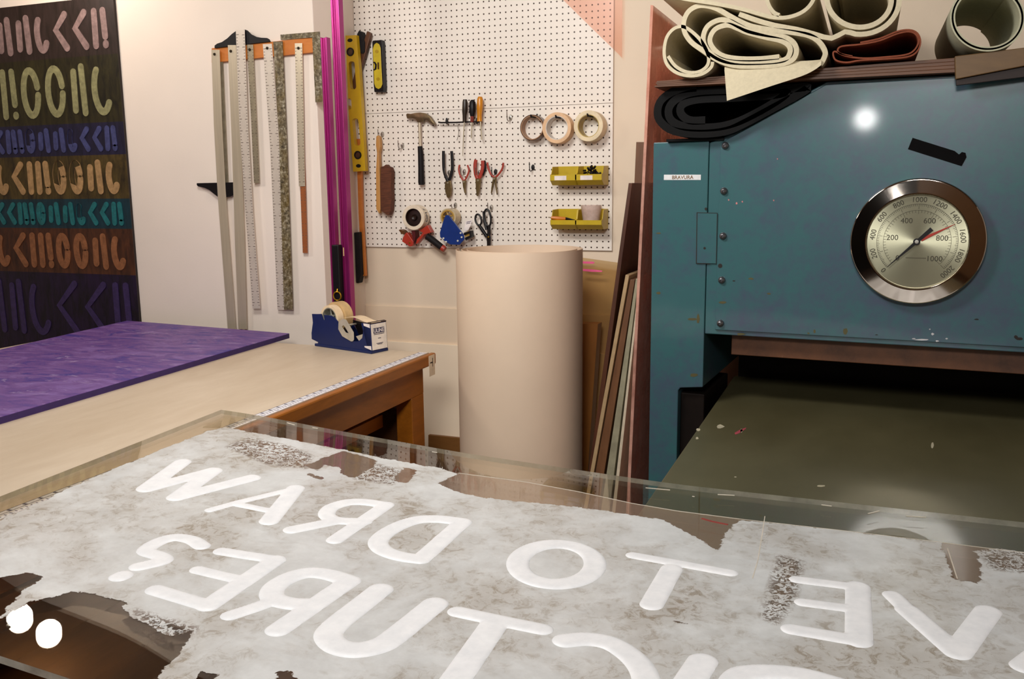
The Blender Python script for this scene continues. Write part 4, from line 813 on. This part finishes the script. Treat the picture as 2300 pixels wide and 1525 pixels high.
q_ = [nd(-.052, .0058)[0], nd(.01, .004)[0], nd(.104, .0006)[0], nd(.104, .0006)[1], nd(.01, .004)[1], nd(-.052, .0058)[1]]
m.prism(q_, [p+ND*.001 for p in q_]); m.lathe([(0, -.0005), (.0095, -.0005), (.0095, .004)], gc, ND, 20); m.build('needle', M_blk, bz_)
m = MB(); m.lathe([(0, -.0015), (.0052, -.0012), (.0056, .0)], gc, ND, 16); m.build('pivot', pm('pivot_steel', (200, 196, 186), .3, .7), bz_, smooth=True)
m = MB(); pe = pr_px(2146, 503, -.03); dv = pe-gc; dv -= ND*(dv @ ND); L_ = np.linalg.norm(dv); dv /= L_; ev = np.cross(ND, dv); L_ = .108
q_ = [gc+dv*.012+ev*.0052, gc+dv*L_+ev*.0005, gc+dv*L_-ev*.0005, gc+dv*.012-ev*.0052]; m.prism([p+ND*.0028 for p in q_], [p+ND*.0036 for p in q_]); m.build('red_pointer', pm('red_pointer', (170, 44, 24), .5), bz_)
# ------------------------------------------------------------------ boards and felts on top of the press
M_pl = woodmat('dark_plywood_edge', (72, 40, 20), (112, 70, 38), (.15, 1, 3), .5, 16)
YF = -.93
tl_, tr_, brr, bll = onY(1470, 181, YF), onY(2160, 127, YF), onY(2160, 165, YF), onY(1473, 204, YF)
x0b, x1b = float(tl_[0]), float(tr_[0]); nb = 4
zl0, zl1, zr0, zr1 = 1.7725, float(tl_[2]), 1.7725, float(tr_[2])
for i in range(nb):
    f0, f1 = i/nb, (i+1)/nb; dx = (0, .006, .002, .004)[i]; y0 = YF+.004*i; g = .0006
    P = [(x0b+dx, zl0+(zl1-zl0)*f0), (x1b-dx, zr0+(zr1-zr0)*f0), (x1b-dx, zr0+(zr1-zr0)*f1-g), (x0b+dx, zl0+(zl1-zl0)*f1-g)]
    lab_ = ['bottom', 'second lowest', 'second highest', 'top'][i]
    m = MB(); m.prism([(x, y0, z) for x, z in P], [(x, -.2, z) for x, z in P]); tag(m.build('plywood_sheet', M_pl, bevel=.0008), '%s brown sheet in the pile on top of the blue press' % lab_, 'board', 'brown sheets piled on the press')
M_felt = pm('cream_felt', (206, 194, 164), .85, var=.07, vs=90, bump=.35)
def ribbon(name, px, Yf, Yb, th, mat, label, cat_='felt blanket', sm=4, build=True, group=None):
    P = [onY(x, y, Yf) for x, y in px]; P = cat(P, sm); n = len(P); N = []
    for i in range(n):
        d = P[min(i+1, n-1)]-P[max(i-1, 0)]; d /= np.linalg.norm(d); N.append(np.array([-d[2], 0, d[0]]))
    m = MB(); rows = []
    for Y in (Yf, Yb):
        rows.append(([m.bm.verts.new((p[0]+q[0]*th/2, Y, p[2]+q[2]*th/2)) for p, q in zip(P, N)], [m.bm.verts.new((p[0]-q[0]*th/2, Y, p[2]-q[2]*th/2)) for p, q in zip(P, N)]))
    (a, b_), (c_, d_) = rows
    for i in range(n-1):
        for f_ in ((a[i], a[i+1], b_[i+1], b_[i]), (c_[i+1], c_[i], d_[i], d_[i+1]), (a[i+1], a[i], c_[i], c_[i+1]), (b_[i], b_[i+1], d_[i+1], d_[i])): m.bm.faces.new(f_)
    for i in (0, n-1): m.bm.faces.new((a[i], b_[i], d_[i], c_[i]))
    if not build: return m, P
    return tag(m.build(name, mat, smooth=True), label, cat_, group)
YFF = -.955; YFB = -.05
m, _ = ribbon('felt_blanket', cJ((1480, 697), (1250, 722), (1000, 722), (800, 690), (680, 610), (625, 490), (690, 360), (840, 308), (960, 345), (1080, 395), (1300, 455), (1500, 500), (1600, 565), (1610, 650), (1540, 735), (1300, 765), (1000, 770), (800, 745), (640, 660), (555, 540), (550, 420), (610, 310), (740, 245), (860, 258), (980, 318), (1110, 380), (1330, 425), (1540, 455), (1660, 530), (1690, 640), (1630, 745), (1450, 800), (1200, 815), (930, 806), (720, 738), (540, 620), (400, 520), (318, 400), (305, 270), (360, 145), (470, 75), (590, 72), (720, 110), (860, 190), (1000, 265), (1150, 325), (1400, 370), (1650, 400), (1850, 440), (1975, 520), (2045, 640), (2020, 735), (1985, 795)), YFF, YFB, .0140, None, '', build=False)
# flap: the end of the blanket hangs forward over the edge of the pile
fa = cat([onY(*q, YFF-.03) for q in cJ((1995, 800), (1905, 865), (1750, 938), (1400, 1052), (1100, 1152), (836, 1240))], 3)
fb = cat([onY(*q, YFF+.008) for q in cJ((1985, 785), (1890, 795), (1700, 805), (1400, 828), (1100, 846), (806, 862))], 3)
for i in range(len(fa)-1):
    q_ = [fa[i], fa[i+1], fb[i+1], fb[i]]; m.prism(q_, [p+np.array([0, .003, .012]) for p in q_])
tag(m.build('felt_blanket', M_felt, smooth=True), 'big cream felt blanket rolled flat with its end flap hanging down', 'felt blanket', 'felt blankets on the press')
ribbon('felt_blanket', cJ((112, 690), (200, 810), (330, 882), (470, 888), (575, 830), (612, 740), (585, 620), (500, 480), (380, 370), (280, 325), (180, 355), (100, 450), (66, 590), (72, 720), (120, 820), (230, 900), (390, 932), (540, 905), (640, 830), (660, 760)), YFF, YFB, .0095, M_felt, 'small cream felt roll at the left end of the pile', group='felt blankets on the press')
sp = []
for i in range(60):
    s_ = i/59; a = 2.6-s_*2*math.pi*2.55; r = 62+46*s_; sp.append((1934+r*math.cos(a)*.98, -4-r*math.sin(a)*.88))
sp = [p for p in sp]
# last stretch: from the bottom of the roll leftwards as a flat tail
end = max(range(40, 60), key=lambda i: sp[i][1])
spt = sp[:end+1]+[(1868, 86), (1830, 77), (1790, 66), (1740, 57), (1695, 44), (1660, 31)]
ribbon('felt_blanket', spt, YFF, YFB, .0135, M_felt, 'cream felt roll right of centre with a flat tail running left', sm=2, group='felt blankets on the press')
ribbon('felt_blanket', cJ((-60, -130), (150, -50), (400, 0), (700, 45), (1000, 105), (1250, 175), (1400, 212), (1560, 215), (1720, 170), (1840, 85), (1910, -40), (1900, -200), (1750, -330), (1550, -340), (1400, -240), (1330, -80), (1345, 50), (1410, 150), (1480, 185)), YFF-.01, YFB, .0105, M_felt, 'uppermost cream felt rolled above the flattened blanket', group='felt blankets on the press')
ribbon('felt_blanket', cK((330, 645), (200, 618), (160, 575), (210, 530), (420, 508), (640, 466), (840, 388), (980, 362), (1065, 400), (1090, 480), (1040, 575), (940, 628), (700, 655), (450, 668), (250, 640), (135, 590), (108, 620), (140, 690), (260, 716), (420, 692), (700, 676), (960, 652), (1072, 590), (1112, 480), (1075, 380), (980, 342), (840, 362), (640, 442), (420, 488)), YFF+.01, YFB, .0042, pm('rust_felt', (128, 62, 34), .8, bump=.3, vs=80), 'flattened rust-brown felt loop between the cream rolls', group='felt blankets on the press')
rp = []
for i in range(70):
    s_ = i/69; a = .9-s_*2*math.pi*2.05; r = 73+7.5*s_; rp.append((2219+r*math.cos(a)*1.03, 40-r*math.sin(a)*.92))
ribbon('felt_roll', rp, YFF-.01, -.34, .0085, pm('grey_green_felt', (186, 184, 156), .85, var=.08, vs=90, bump=.3), 'open grey-green tube roll at the right end of the pile', 'felt roll', 2)
bf = MB(); f_ = [onY(*q, YF-.03) for q in ((2145, 126), (2420, 92), (2420, 125), (2147, 178))]; bf.prism(f_, [np.array([p[0], -.934, p[2]]) for p in f_]); tag(bf.build('brown_plank', woodmat('ochre_plank', (92, 66, 34), (120, 90, 50), (.3, 1, 1)), bevel=.002), 'brown plank under the grey-green tube at the right end', 'board')
bf = MB(); f_ = [onY(*q, YF-.02) for q in ((2148, 179), (2420, 126), (2420, 158), (2148, 192))]; bf.prism(f_, [np.array([p[0], -.934, p[2]]) for p in f_]); tag(bf.build('shaded_gap_strip', pm('shaded_gap_strip', (36, 20, 14), .6), bevel=.001), 'dark strip standing in for the shaded gap under the brown plank at the right end', 'board')  # solid dark strip in place of the shade in the gap
# black rubber roll on the shoulder
c4 = crop(1400, 0, 2.5556)
m, _ = ribbon('rubber_roll', c4((470, 690), (380, 690), (330, 650), (340, 600), (430, 570), (640, 560), (860, 545), (940, 530), (880, 580), (760, 650), (640, 705), (520, 730), (360, 728), (275, 690), (262, 620), (320, 560), (450, 530), (700, 520), (960, 508), (1060, 500), (1000, 545), (860, 620), (700, 705), (590, 752), (440, 768), (290, 752), (215, 700), (196, 640), (220, 572), (300, 520), (420, 502)), -.885, -.04, .024, None, '', build=False)
tag(m.build('rubber_roll', pm('black_rubber_sheet', (6, 5, 5), .55, spec=.12), smooth=True), 'flattened black rubber roll on the left shoulder of the press', 'rubber roll')
ms_ = onY(1495, 309, -.87); me_ = onY(1640, 303, -.87)
tag(MB().box((ms_[0], -.86, 1.6125), (me_[0]-.02, -.3, 1.620)).build('rubber_mat', pm('black_rubber_sheet', (12, 9, 9), .45)), 'flat black rubber strip under the black roll', 'mat')
# ------------------------------------------------------------------ acrylic printing plate with mirrored lettering
def zs(x):
    xs = [-1.0, -.72, -.55, -.476, -.375, .082, .50, .62, 3.]; za = [.866, .8605, .8535, .8475, .838, .806, .7895, .7845, .7845]
    return np.interp(x, xs, za)
kk = np.linspace(-1, 3, 401); zk = zs(kk); ker = np.hanning(41); ker /= ker.sum(); zk = np.convolve(np.pad(zk, 20, mode='edge'), ker, 'valid')
def zsh(x): return np.interp(x, kk, zk)
def pl_px(x, y):
    p = onZ(x, y, .82)
    for _ in range(12): p = onZ(x, y, float(zsh(p[0])))
    return p
XL0, XR0, YF0, YN0 = -.69, 1.78, -1.696, -2.878
pc = [pl_px(505, 917), pl_px(0, 1115)]; 
lx = lambda y: pc[0][0]+(pc[1][0]-pc[0][0])*(y-pc[0][1])/(pc[1][1]-pc[0][1])
plate = thing('printing_plate', (.4, -2.3, .79), 'clear acrylic printing plate smeared white with mirrored lettering, in the foreground', 'printing plate')
M_clear = clearmat('clear_acrylic', (250, 247, 240), .012, 1.58, .006, (210, 204, 192)); M_edge = clearmat('acrylic_edge', (190, 188, 172), .2, 1.6, .4, (208, 204, 190))
TH = .012; m = MB(); nx, ny = 120, 2
def sheetpt(i, j, dz):
    y = YF0+(YN0-YF0)*j/(ny-1); xl_ = lx(y); x = xl_+(XR0-xl_)*i/(nx-1); return (x, y, float(zsh(x))+dz)
T_ = [[m.bm.verts.new(sheetpt(i, j, 0)) for j in range(ny)] for i in range(nx)]; B2 = [[m.bm.verts.new(sheetpt(i, j, -TH)) for j in range(ny)] for i in range(nx)]
for i in range(nx-1):
    for j in range(ny-1):
        m.bm.faces.new((T_[i][j], T_[i+1][j], T_[i+1][j+1], T_[i][j+1])); m.bm.faces.new((B2[i][j], B2[i][j+1], B2[i+1][j+1], B2[i+1][j]))
    for j in (0, ny-1): f_ = m.bm.faces.new((T_[i][j], T_[i+1][j], B2[i+1][j], B2[i][j])); f_.material_index = 1
for i in (0, nx-1):
    for j in range(ny-1): f_ = m.bm.faces.new((T_[i][j], T_[i][j+1], B2[i][j+1], B2[i][j])); f_.material_index = 1
m.build('acrylic_sheet', [M_clear, M_edge], plate, smooth=True)
# paint layer: signed distances to the smeared regions are stored per vertex, noise in the material makes the edge ragged
def poly_xy(px): return np.array([pl_px(x, y)[:2] for x, y in px])
def sdist(P, poly):
    d = np.full(len(P), 1e9); inside = np.zeros(len(P), bool); n = len(poly)
    for i in range(n):
        a, b_ = poly[i], poly[(i+1) % n]; e = b_-a; t_ = np.clip(((P-a) @ e)/(e @ e+1e-12), 0, 1); d = np.minimum(d, np.linalg.norm(P-(a+t_[:, None]*e), axis=1))
        cnd = (a[1] > P[:, 1]) != (b_[1] > P[:, 1]); xi = a[0]+(P[:, 1]-a[1])*e[0]/(e[1] if abs(e[1]) > 1e-12 else 1e-12); inside ^= cnd & (P[:, 0] < xi)
    return np.where(inside, d, -d)
outer = [(545, 967), (505, 961), (470, 968), (396, 996), (196, 1079), (0, 1168), (-140, 1230), (-160, 1640), (2600, 1640), (2500, 1262), (2300, 1240), (2232, 1231), (2190, 1238), (2205, 1272), (2200, 1313), (2140, 1300), (2112, 1219), (1900, 1193), (1660, 1168), (1628, 1203), (1610, 1238), (1580, 1217), (1540, 1195), (1490, 1167), (1290, 1138), (1150, 1126), (1041, 1110), (1000, 1096), (984, 1086), (1030, 1064), (980, 1051), (870, 1031), (735, 1003), (640, 985)]
clears = [[(725, 1031), (770, 1012), (848, 1034), (838, 1050), (795, 1074), (760, 1064), (768, 1052), (728, 1044), (714, 1058), (682, 1046)], [(690, 1061), (724, 1074), (720, 1078), (690, 1068)], [(908, 1050), (936, 1057), (915, 1086), (880, 1079)],
          [(-60, 1305), (60, 1288), (104, 1294), (50, 1328), (18, 1368), (0, 1384), (-60, 1392)], [(-60, 1422), (0, 1394), (66, 1352), (128, 1338), (165, 1326), (200, 1332), (290, 1358), (262, 1364), (296, 1384), (330, 1404), (380, 1432), (436, 1414), (408, 1462), (370, 1500), (338, 1560), (-60, 1560)],
          [(450, 1508), (492, 1512), (470, 1550), (434, 1545)], [(628, 1511), (652, 1508), (668, 1530), (620, 1530)], [(1502, 1396), (1552, 1398), (1545, 1404), (1515, 1403)]]
specks = [[(512, 1004), (560, 984), (640, 1000), (700, 1024), (684, 1052), (600, 1042)], [(815, 1056), (850, 1044), (905, 1058), (880, 1088), (800, 1076)], [(2196, 1226), (2420, 1262), (2420, 1300), (2230, 1278)], [(1752, 1250), (1800, 1262), (1780, 1352), (1740, 1400), (1715, 1385)], [(300, 1372), (440, 1412), (400, 1440), (330, 1402)]]
NX, NY = 250, 130; X = np.linspace(-.66, XR0-.03, NX); Y = np.linspace(-1.72, YN0+.02, NY); XX, YY = np.meshgrid(X, Y, indexing='ij'); P2 = np.stack([XX.ravel(), YY.ravel()], 1)
cov = sdist(P2, poly_xy(outer))
for c_ in clears: cov = np.minimum(cov, -sdist(P2, poly_xy(c_)))
spk = np.full(len(P2), -.2)
for c_ in specks: spk = np.maximum(spk, sdist(P2, poly_xy(c_)))
film = sdist(P2, poly_xy([(545, 967), (735, 1003), (870, 1031), (1030, 1063), (1180, 1083), (1300, 1105), (1420, 1131), (1520, 1148), (1660, 1166), (1900, 1193), (2110, 1218), (2300, 1242), (2500, 1262), (2600, 1640), (-160, 1640), (-140, 1236), (200, 1085), (400, 1001)]))
film = np.clip(np.minimum(film, P2[:, 1]+2.42), -.1, .1)
cov = np.clip(cov, -.1, .1); spk = np.clip(spk, -.1, .1)
keep = (cov.reshape(NX, NY) > -.045) | (film.reshape(NX, NY) > -.02)
m = MB(); idx = -np.ones((NX, NY), int); V = []; al = m.bm.verts.layers.float.new('cover'); a2 = m.bm.verts.layers.float.new('speck'); a3 = m.bm.verts.layers.float.new('film')
for i in range(NX):
    for j in range(NY):
        if keep[i, j]:
            v = m.bm.verts.new((XX[i, j], YY[i, j], float(zsh(XX[i, j]))+.0006)); v[al] = cov[i*NY+j]; v[a2] = spk[i*NY+j]; v[a3] = film[i*NY+j]; idx[i, j] = len(V); V.append(v)
for i in range(NX-1):
    for j in range(NY-1):
        q_ = (idx[i, j], idx[i+1, j], idx[i+1, j+1], idx[i, j+1])
        if min(q_) >= 0: m.bm.faces.new([V[k] for k in q_])
M_pt = NT('smeared_white_ink'); at = M_pt.n('ShaderNodeAttribute', attribute_name='cover'); as_ = M_pt.n('ShaderNodeAttribute', attribute_name='speck')
v = M_pt.coord('Object'); n1 = M_pt.noise(v, 30, 6, .7, .5); n2 = M_pt.noise(v, 4.5, 5, .65, .4); n3 = M_pt.noise(v, 34, 7, .78, .9); n4 = M_pt.noise(v, 75, 5, .7, 1.5); n5 = M_pt.noise(v, 14, 5, .7)
e = M_pt.math('ADD', at.outputs['Fac'], M_pt.math('MULTIPLY', M_pt.math('SUBTRACT', n1, .5), .035))
cm = M_pt.n('ShaderNodeMapRange'); cm.inputs[1].default_value = -.0008; cm.inputs[2].default_value = .0008; M_pt.l(e, cm.inputs[0])
sm_ = M_pt.n('ShaderNodeMapRange'); sm_.inputs[1].default_value = -.012; sm_.inputs[2].default_value = .012; M_pt.l(as_.outputs['Fac'], sm_.inputs[0])
sk = M_pt.math('MULTIPLY', sm_.outputs[0], M_pt.math('GREATER_THAN', n4, .5)); cover = M_pt.math('MULTIPLY', cm.outputs[0], M_pt.math('SUBTRACT', 1., sk))
thin = M_pt.ramp(n3, (.50, (0, 0, 0, 1)), (.60, (1, 1, 1, 1))); blot = M_pt.ramp(n2, (.42, (0, 0, 0, 1)), (.62, (1, 1, 1, 1)))
base = M_pt.ramp(n5, (.3, srgb(200, 202, 201)), (.7, srgb(222, 225, 225)))
base = M_pt.mix(M_pt.math('MULTIPLY', blot, .5), base, srgb(168, 160, 148)); base = M_pt.mix(M_pt.math('MULTIPLY', M_pt.math('MULTIPLY', thin, blot), .75), base, srgb(140, 126, 106))
af = M_pt.n('ShaderNodeAttribute', attribute_name='film'); fm = M_pt.n('ShaderNodeMapRange'); fm.inputs[1].default_value = 0; fm.inputs[2].default_value = .004; fm.inputs[4].default_value = .36; M_pt.l(af.outputs['Fac'], fm.inputs[0])
base = M_pt.mix(cover, srgb(176, 150, 130), base); cover = M_pt.math('MAXIMUM', cover, fm.outputs[0])
M_pt.l(base, M_pt.b.inputs['Base Color']); M_pt.set(Roughness=.38); M_pt.bump(n3, .12, .002)
tr = M_pt.n('ShaderNodeBsdfTransparent'); mx = M_pt.n('ShaderNodeMixShader'); M_pt.l(cover, mx.inputs[0]); M_pt.l(tr.outputs[0], mx.inputs[1]); M_pt.l(M_pt.b.outputs[0], mx.inputs[2]); M_pt.l(mx.outputs[0], M_pt.out.inputs[0])
m.build('white_ink_layer', M_pt.m, plate, weld=False, smooth=True)
# paint line along the back margin, a painted reflection of the press and scratches
m = MB(); 
def strip(px, wd, dz=.0009):
    P = [pl_px(x, y) for x, y in px]
    for a, b_ in zip(P, P[1:]):
        d = (b_-a)/np.linalg.norm(b_-a); n_ = np.array([-d[1], d[0], 0])*wd/2; q_ = [a+n_, b_+n_, b_-n_, a-n_]; m.prism([p+np.array([0, 0, dz]) for p in q_], [p+np.array([0, 0, .0002]) for p in q_])
strip([(1030, 1063), (1180, 1083), (1300, 1105), (1420, 1131), (1520, 1148), (1660, 1166)], .0022); strip([(1660, 1166), (1900, 1193), (2110, 1218), (2300, 1242)], .0016)
for q_ in (((1450, 1096), (1505, 1101)), ((1555, 1115), (1560, 1116)), ((1612, 1111), (1650, 1113)), ((1845, 1134), (1868, 1137)), ((1950, 1154), (1975, 1148)), ((2035, 1159), (2080, 1162)), ((970, 1015), (982, 1017)), ((645, 950), (662, 955)), ((702, 961), (714, 963))): strip(q_, .0035)
strip([(1718, 1160), (1712, 1200), (1702, 1260), (1690, 1300)], .0018); strip([(2128, 1232), (2150, 1300)], .002)  # first line is a painted reflection of the press edge
m.build('scratches_and_reflection', pm('pale_scratch_reflection', (214, 206, 190), .5), plate)['kind'] = 'stuff'
m = MB(); strip([(1576, 1165), (1600, 1172), (1635, 1179)], .006, .0011); m.build('red_smear', pm('red_ink_smear', (150, 58, 52), .5), plate)
# letters
M_let = NT('white_letter_ink'); v = M_let.coord('Object'); n1 = M_let.noise(v, 26, 6, .7); n2 = M_let.noise(v, 90, 4)
M_let.l(M_let.ramp(n1, (.3, srgb(236, 239, 242)), (.65, srgb(250, 252, 254))), M_let.b.inputs['Base Color']); M_let.set(Roughness=.45); M_let.bump(n1, .12, .003); M_let = M_let.m
def letter(ch, strokes, wd=.041):
    """strokes: list of photo-pixel centre lines on the plate; drawn as one rounded raised shape"""
    segs = []
    for s_ in strokes:
        w_ = wd
        if isinstance(s_, tuple) and isinstance(s_[0], float): w_, s_ = s_
        P = [pl_px(x, y)[:2] for x, y in s_]; segs += [(a, b_, w_/2) for a, b_ in zip(P, P[1:])]
    al_ = np.array([p for a, b_, _ in segs for p in (a, b_)]); lo = al_.min(0)-.035; hi = al_.max(0)+.035; h = .0032
    lo[1] = max(lo[1], YN0+.004)
    nx_, ny_ = int((hi[0]-lo[0])/h)+2, int((hi[1]-lo[1])/h)+2
    gx = lo[0]+h*np.arange(nx_); gy = lo[1]+h*np.arange(ny_); GX, GY = np.meshgrid(gx, gy, indexing='ij'); Q = np.stack([GX, GY], -1); D = np.full((nx_, ny_), -9.)
    for a, b_, r in segs:
        e = b_-a; t_ = np.clip(((Q-a) @ e)/(e @ e+1e-12), 0, 1); D = np.maximum(D, r-np.linalg.norm(Q-(a+t_[..., None]*e), axis=-1))
    m = MB(); cache = {}
    def zz(x, d): return float(zsh(x))+.0010+.0022*min(1, max(0, d)/.007)**.6
    def gv(i, j):
        k = (i, j)
        if k not in cache: cache[k] = m.bm.verts.new((GX[i, j], GY[i, j], zz(GX[i, j], D[i, j])))
        return cache[k]
    def ev(i, j, k, l):
        key = ((i, j), (k, l)) if (i, j) < (k, l) else ((k, l), (i, j))
        if key not in cache:
            (i, j), (k, l) = key; f_ = D[i, j]/(D[i, j]-D[k, l]); x = GX[i, j]+(GX[k, l]-GX[i, j])*f_; y = GY[i, j]+(GY[k, l]-GY[i, j])*f_
            cache[key] = m.bm.verts.new((x, y, float(zsh(x))+.0007))
        return cache[key]
    for i in range(nx_-1):
        for j in range(ny_-1):
            cs = [(i, j), (i+1, j), (i+1, j+1), (i, j+1)]; ins = [D[c_] > 0 for c_ in cs]
            if not any(ins): continue
            vs = []
            for k in range(4):
                a, b_ = cs[k], cs[(k+1) % 4]
                if ins[k]: vs.append(gv(*a))
                if ins[k] != ins[(k+1) % 4]: vs.append(ev(*a, *b_))
            if len(vs) >= 3:
                try: m.bm.faces.new(vs)
                except ValueError: pass
    return m.build('raised_letter', M_let, plate, weld=False, smooth=True)
def ell(c, a, b_, n=40, t0=0, t1=2*math.pi): return [(c[0]+a*math.cos(q), c[1]+b_*math.sin(q)) for q in np.linspace(t0, t1, n)]
def sm2(pts, n=5): return [tuple(p) for p in cat(pts, n)]
letter('W', [z1((1000, 338), (800, 483)), z1((800, 485), (1170, 385)), z1((1170, 385), (965, 532)), z1((965, 532), (1380, 425))], .041)
letter('A', [(.041, z1((1620, 482), (1475, 662))), (.022, z1((1610, 485), (1300, 560), (1150, 602))), (.024, z1((1310, 572), (1530, 615)))])
letter('R', [z2((445, 490), (140, 700)), sm2(z2((435, 492), (330, 475), (220, 475), (120, 505), (90, 550), (150, 583), (310, 590))), z1((1850, 660), (1600, 710))], .036)
letter('D', [z2((900, 592), (650, 815)), sm2(z2((900, 592), (760, 575), (620, 582), (490, 630), (400, 700), (420, 755), (520, 795), (650, 815)))], .040)
letter('O', [z2(*ell((1458, 843), 231, 119))], .0425)
letter('T', [(.03, z3((55, 850), (300, 893), (585, 945))), (.041, z3((265, 925), (155, 1120)))])
letter('E', [z3((1285, 1020), (1292, 1320)), (.03, z3((1290, 1025), (955, 983))), (.03, z3((1270, 1145), (985, 1108))), (.036, z3((1300, 1320), (925, 1255)))], .042)
letter('V', [(.034, z3((1475, 1068), (1640, 1230))), z3((1560, 1150), (1830, 1385)), z3((1830, 1385), (2000, 1155))], .042)
letter('A', [z3((2196, 1460), (2480, 1240)), z3((2480, 1240), (2640, 1470)), z3((2330, 1390), (2560, 1410))], .04)
letter('question', [sm2(z1((1105, 798), (1050, 765), (960, 752), (870, 775), (800, 825), (880, 855), (890, 880), (760, 912))), (.036, z1((655, 968), (672, 960)))], .034)
letter('E', [z1((1510, 875), (1140, 1125)), (.032, z1((1500, 872), (1215, 828))), (.03, z1((1320, 985), (1085, 930))), (.036, z1((1140, 1125), (855, 1040)))], .04)
letter('R', [z1((1915, 990), (1525, 1258)), sm2(z1((1915, 990), (1800, 955), (1690, 945), (1580, 975), (1500, 1030), (1500, 1085), (1600, 1115), (1730, 1118))), (.032, z1((1510, 1095), (1400, 1135), (1262, 1180)))], .042)
letter('U', [sm2(z2((410, 995), (250, 1120), (140, 1210), (100, 1270), (150, 1330), (260, 1355), (400, 1330), (500, 1270), (735, 1080)))], .046)
letter('T', [(.036, z2((872, 1128), (1120, 1180), (1375, 1232))), (.046, z2((1085, 1205), (860, 1530), (800, 1610)))])
letter('C', [sm2(z2((1512, 1300), (1640, 1290), (1780, 1315), (1900, 1390), (1975, 1480), (1990, 1580), (1900, 1680)))], .042)
letter('I', [z3((435, 1430), (300, 1640))], .046)
letter('P', [sm2(z3((560, 1620), (620, 1520), (700, 1492), (860, 1492), (1020, 1515), (1180, 1560)))], .042)
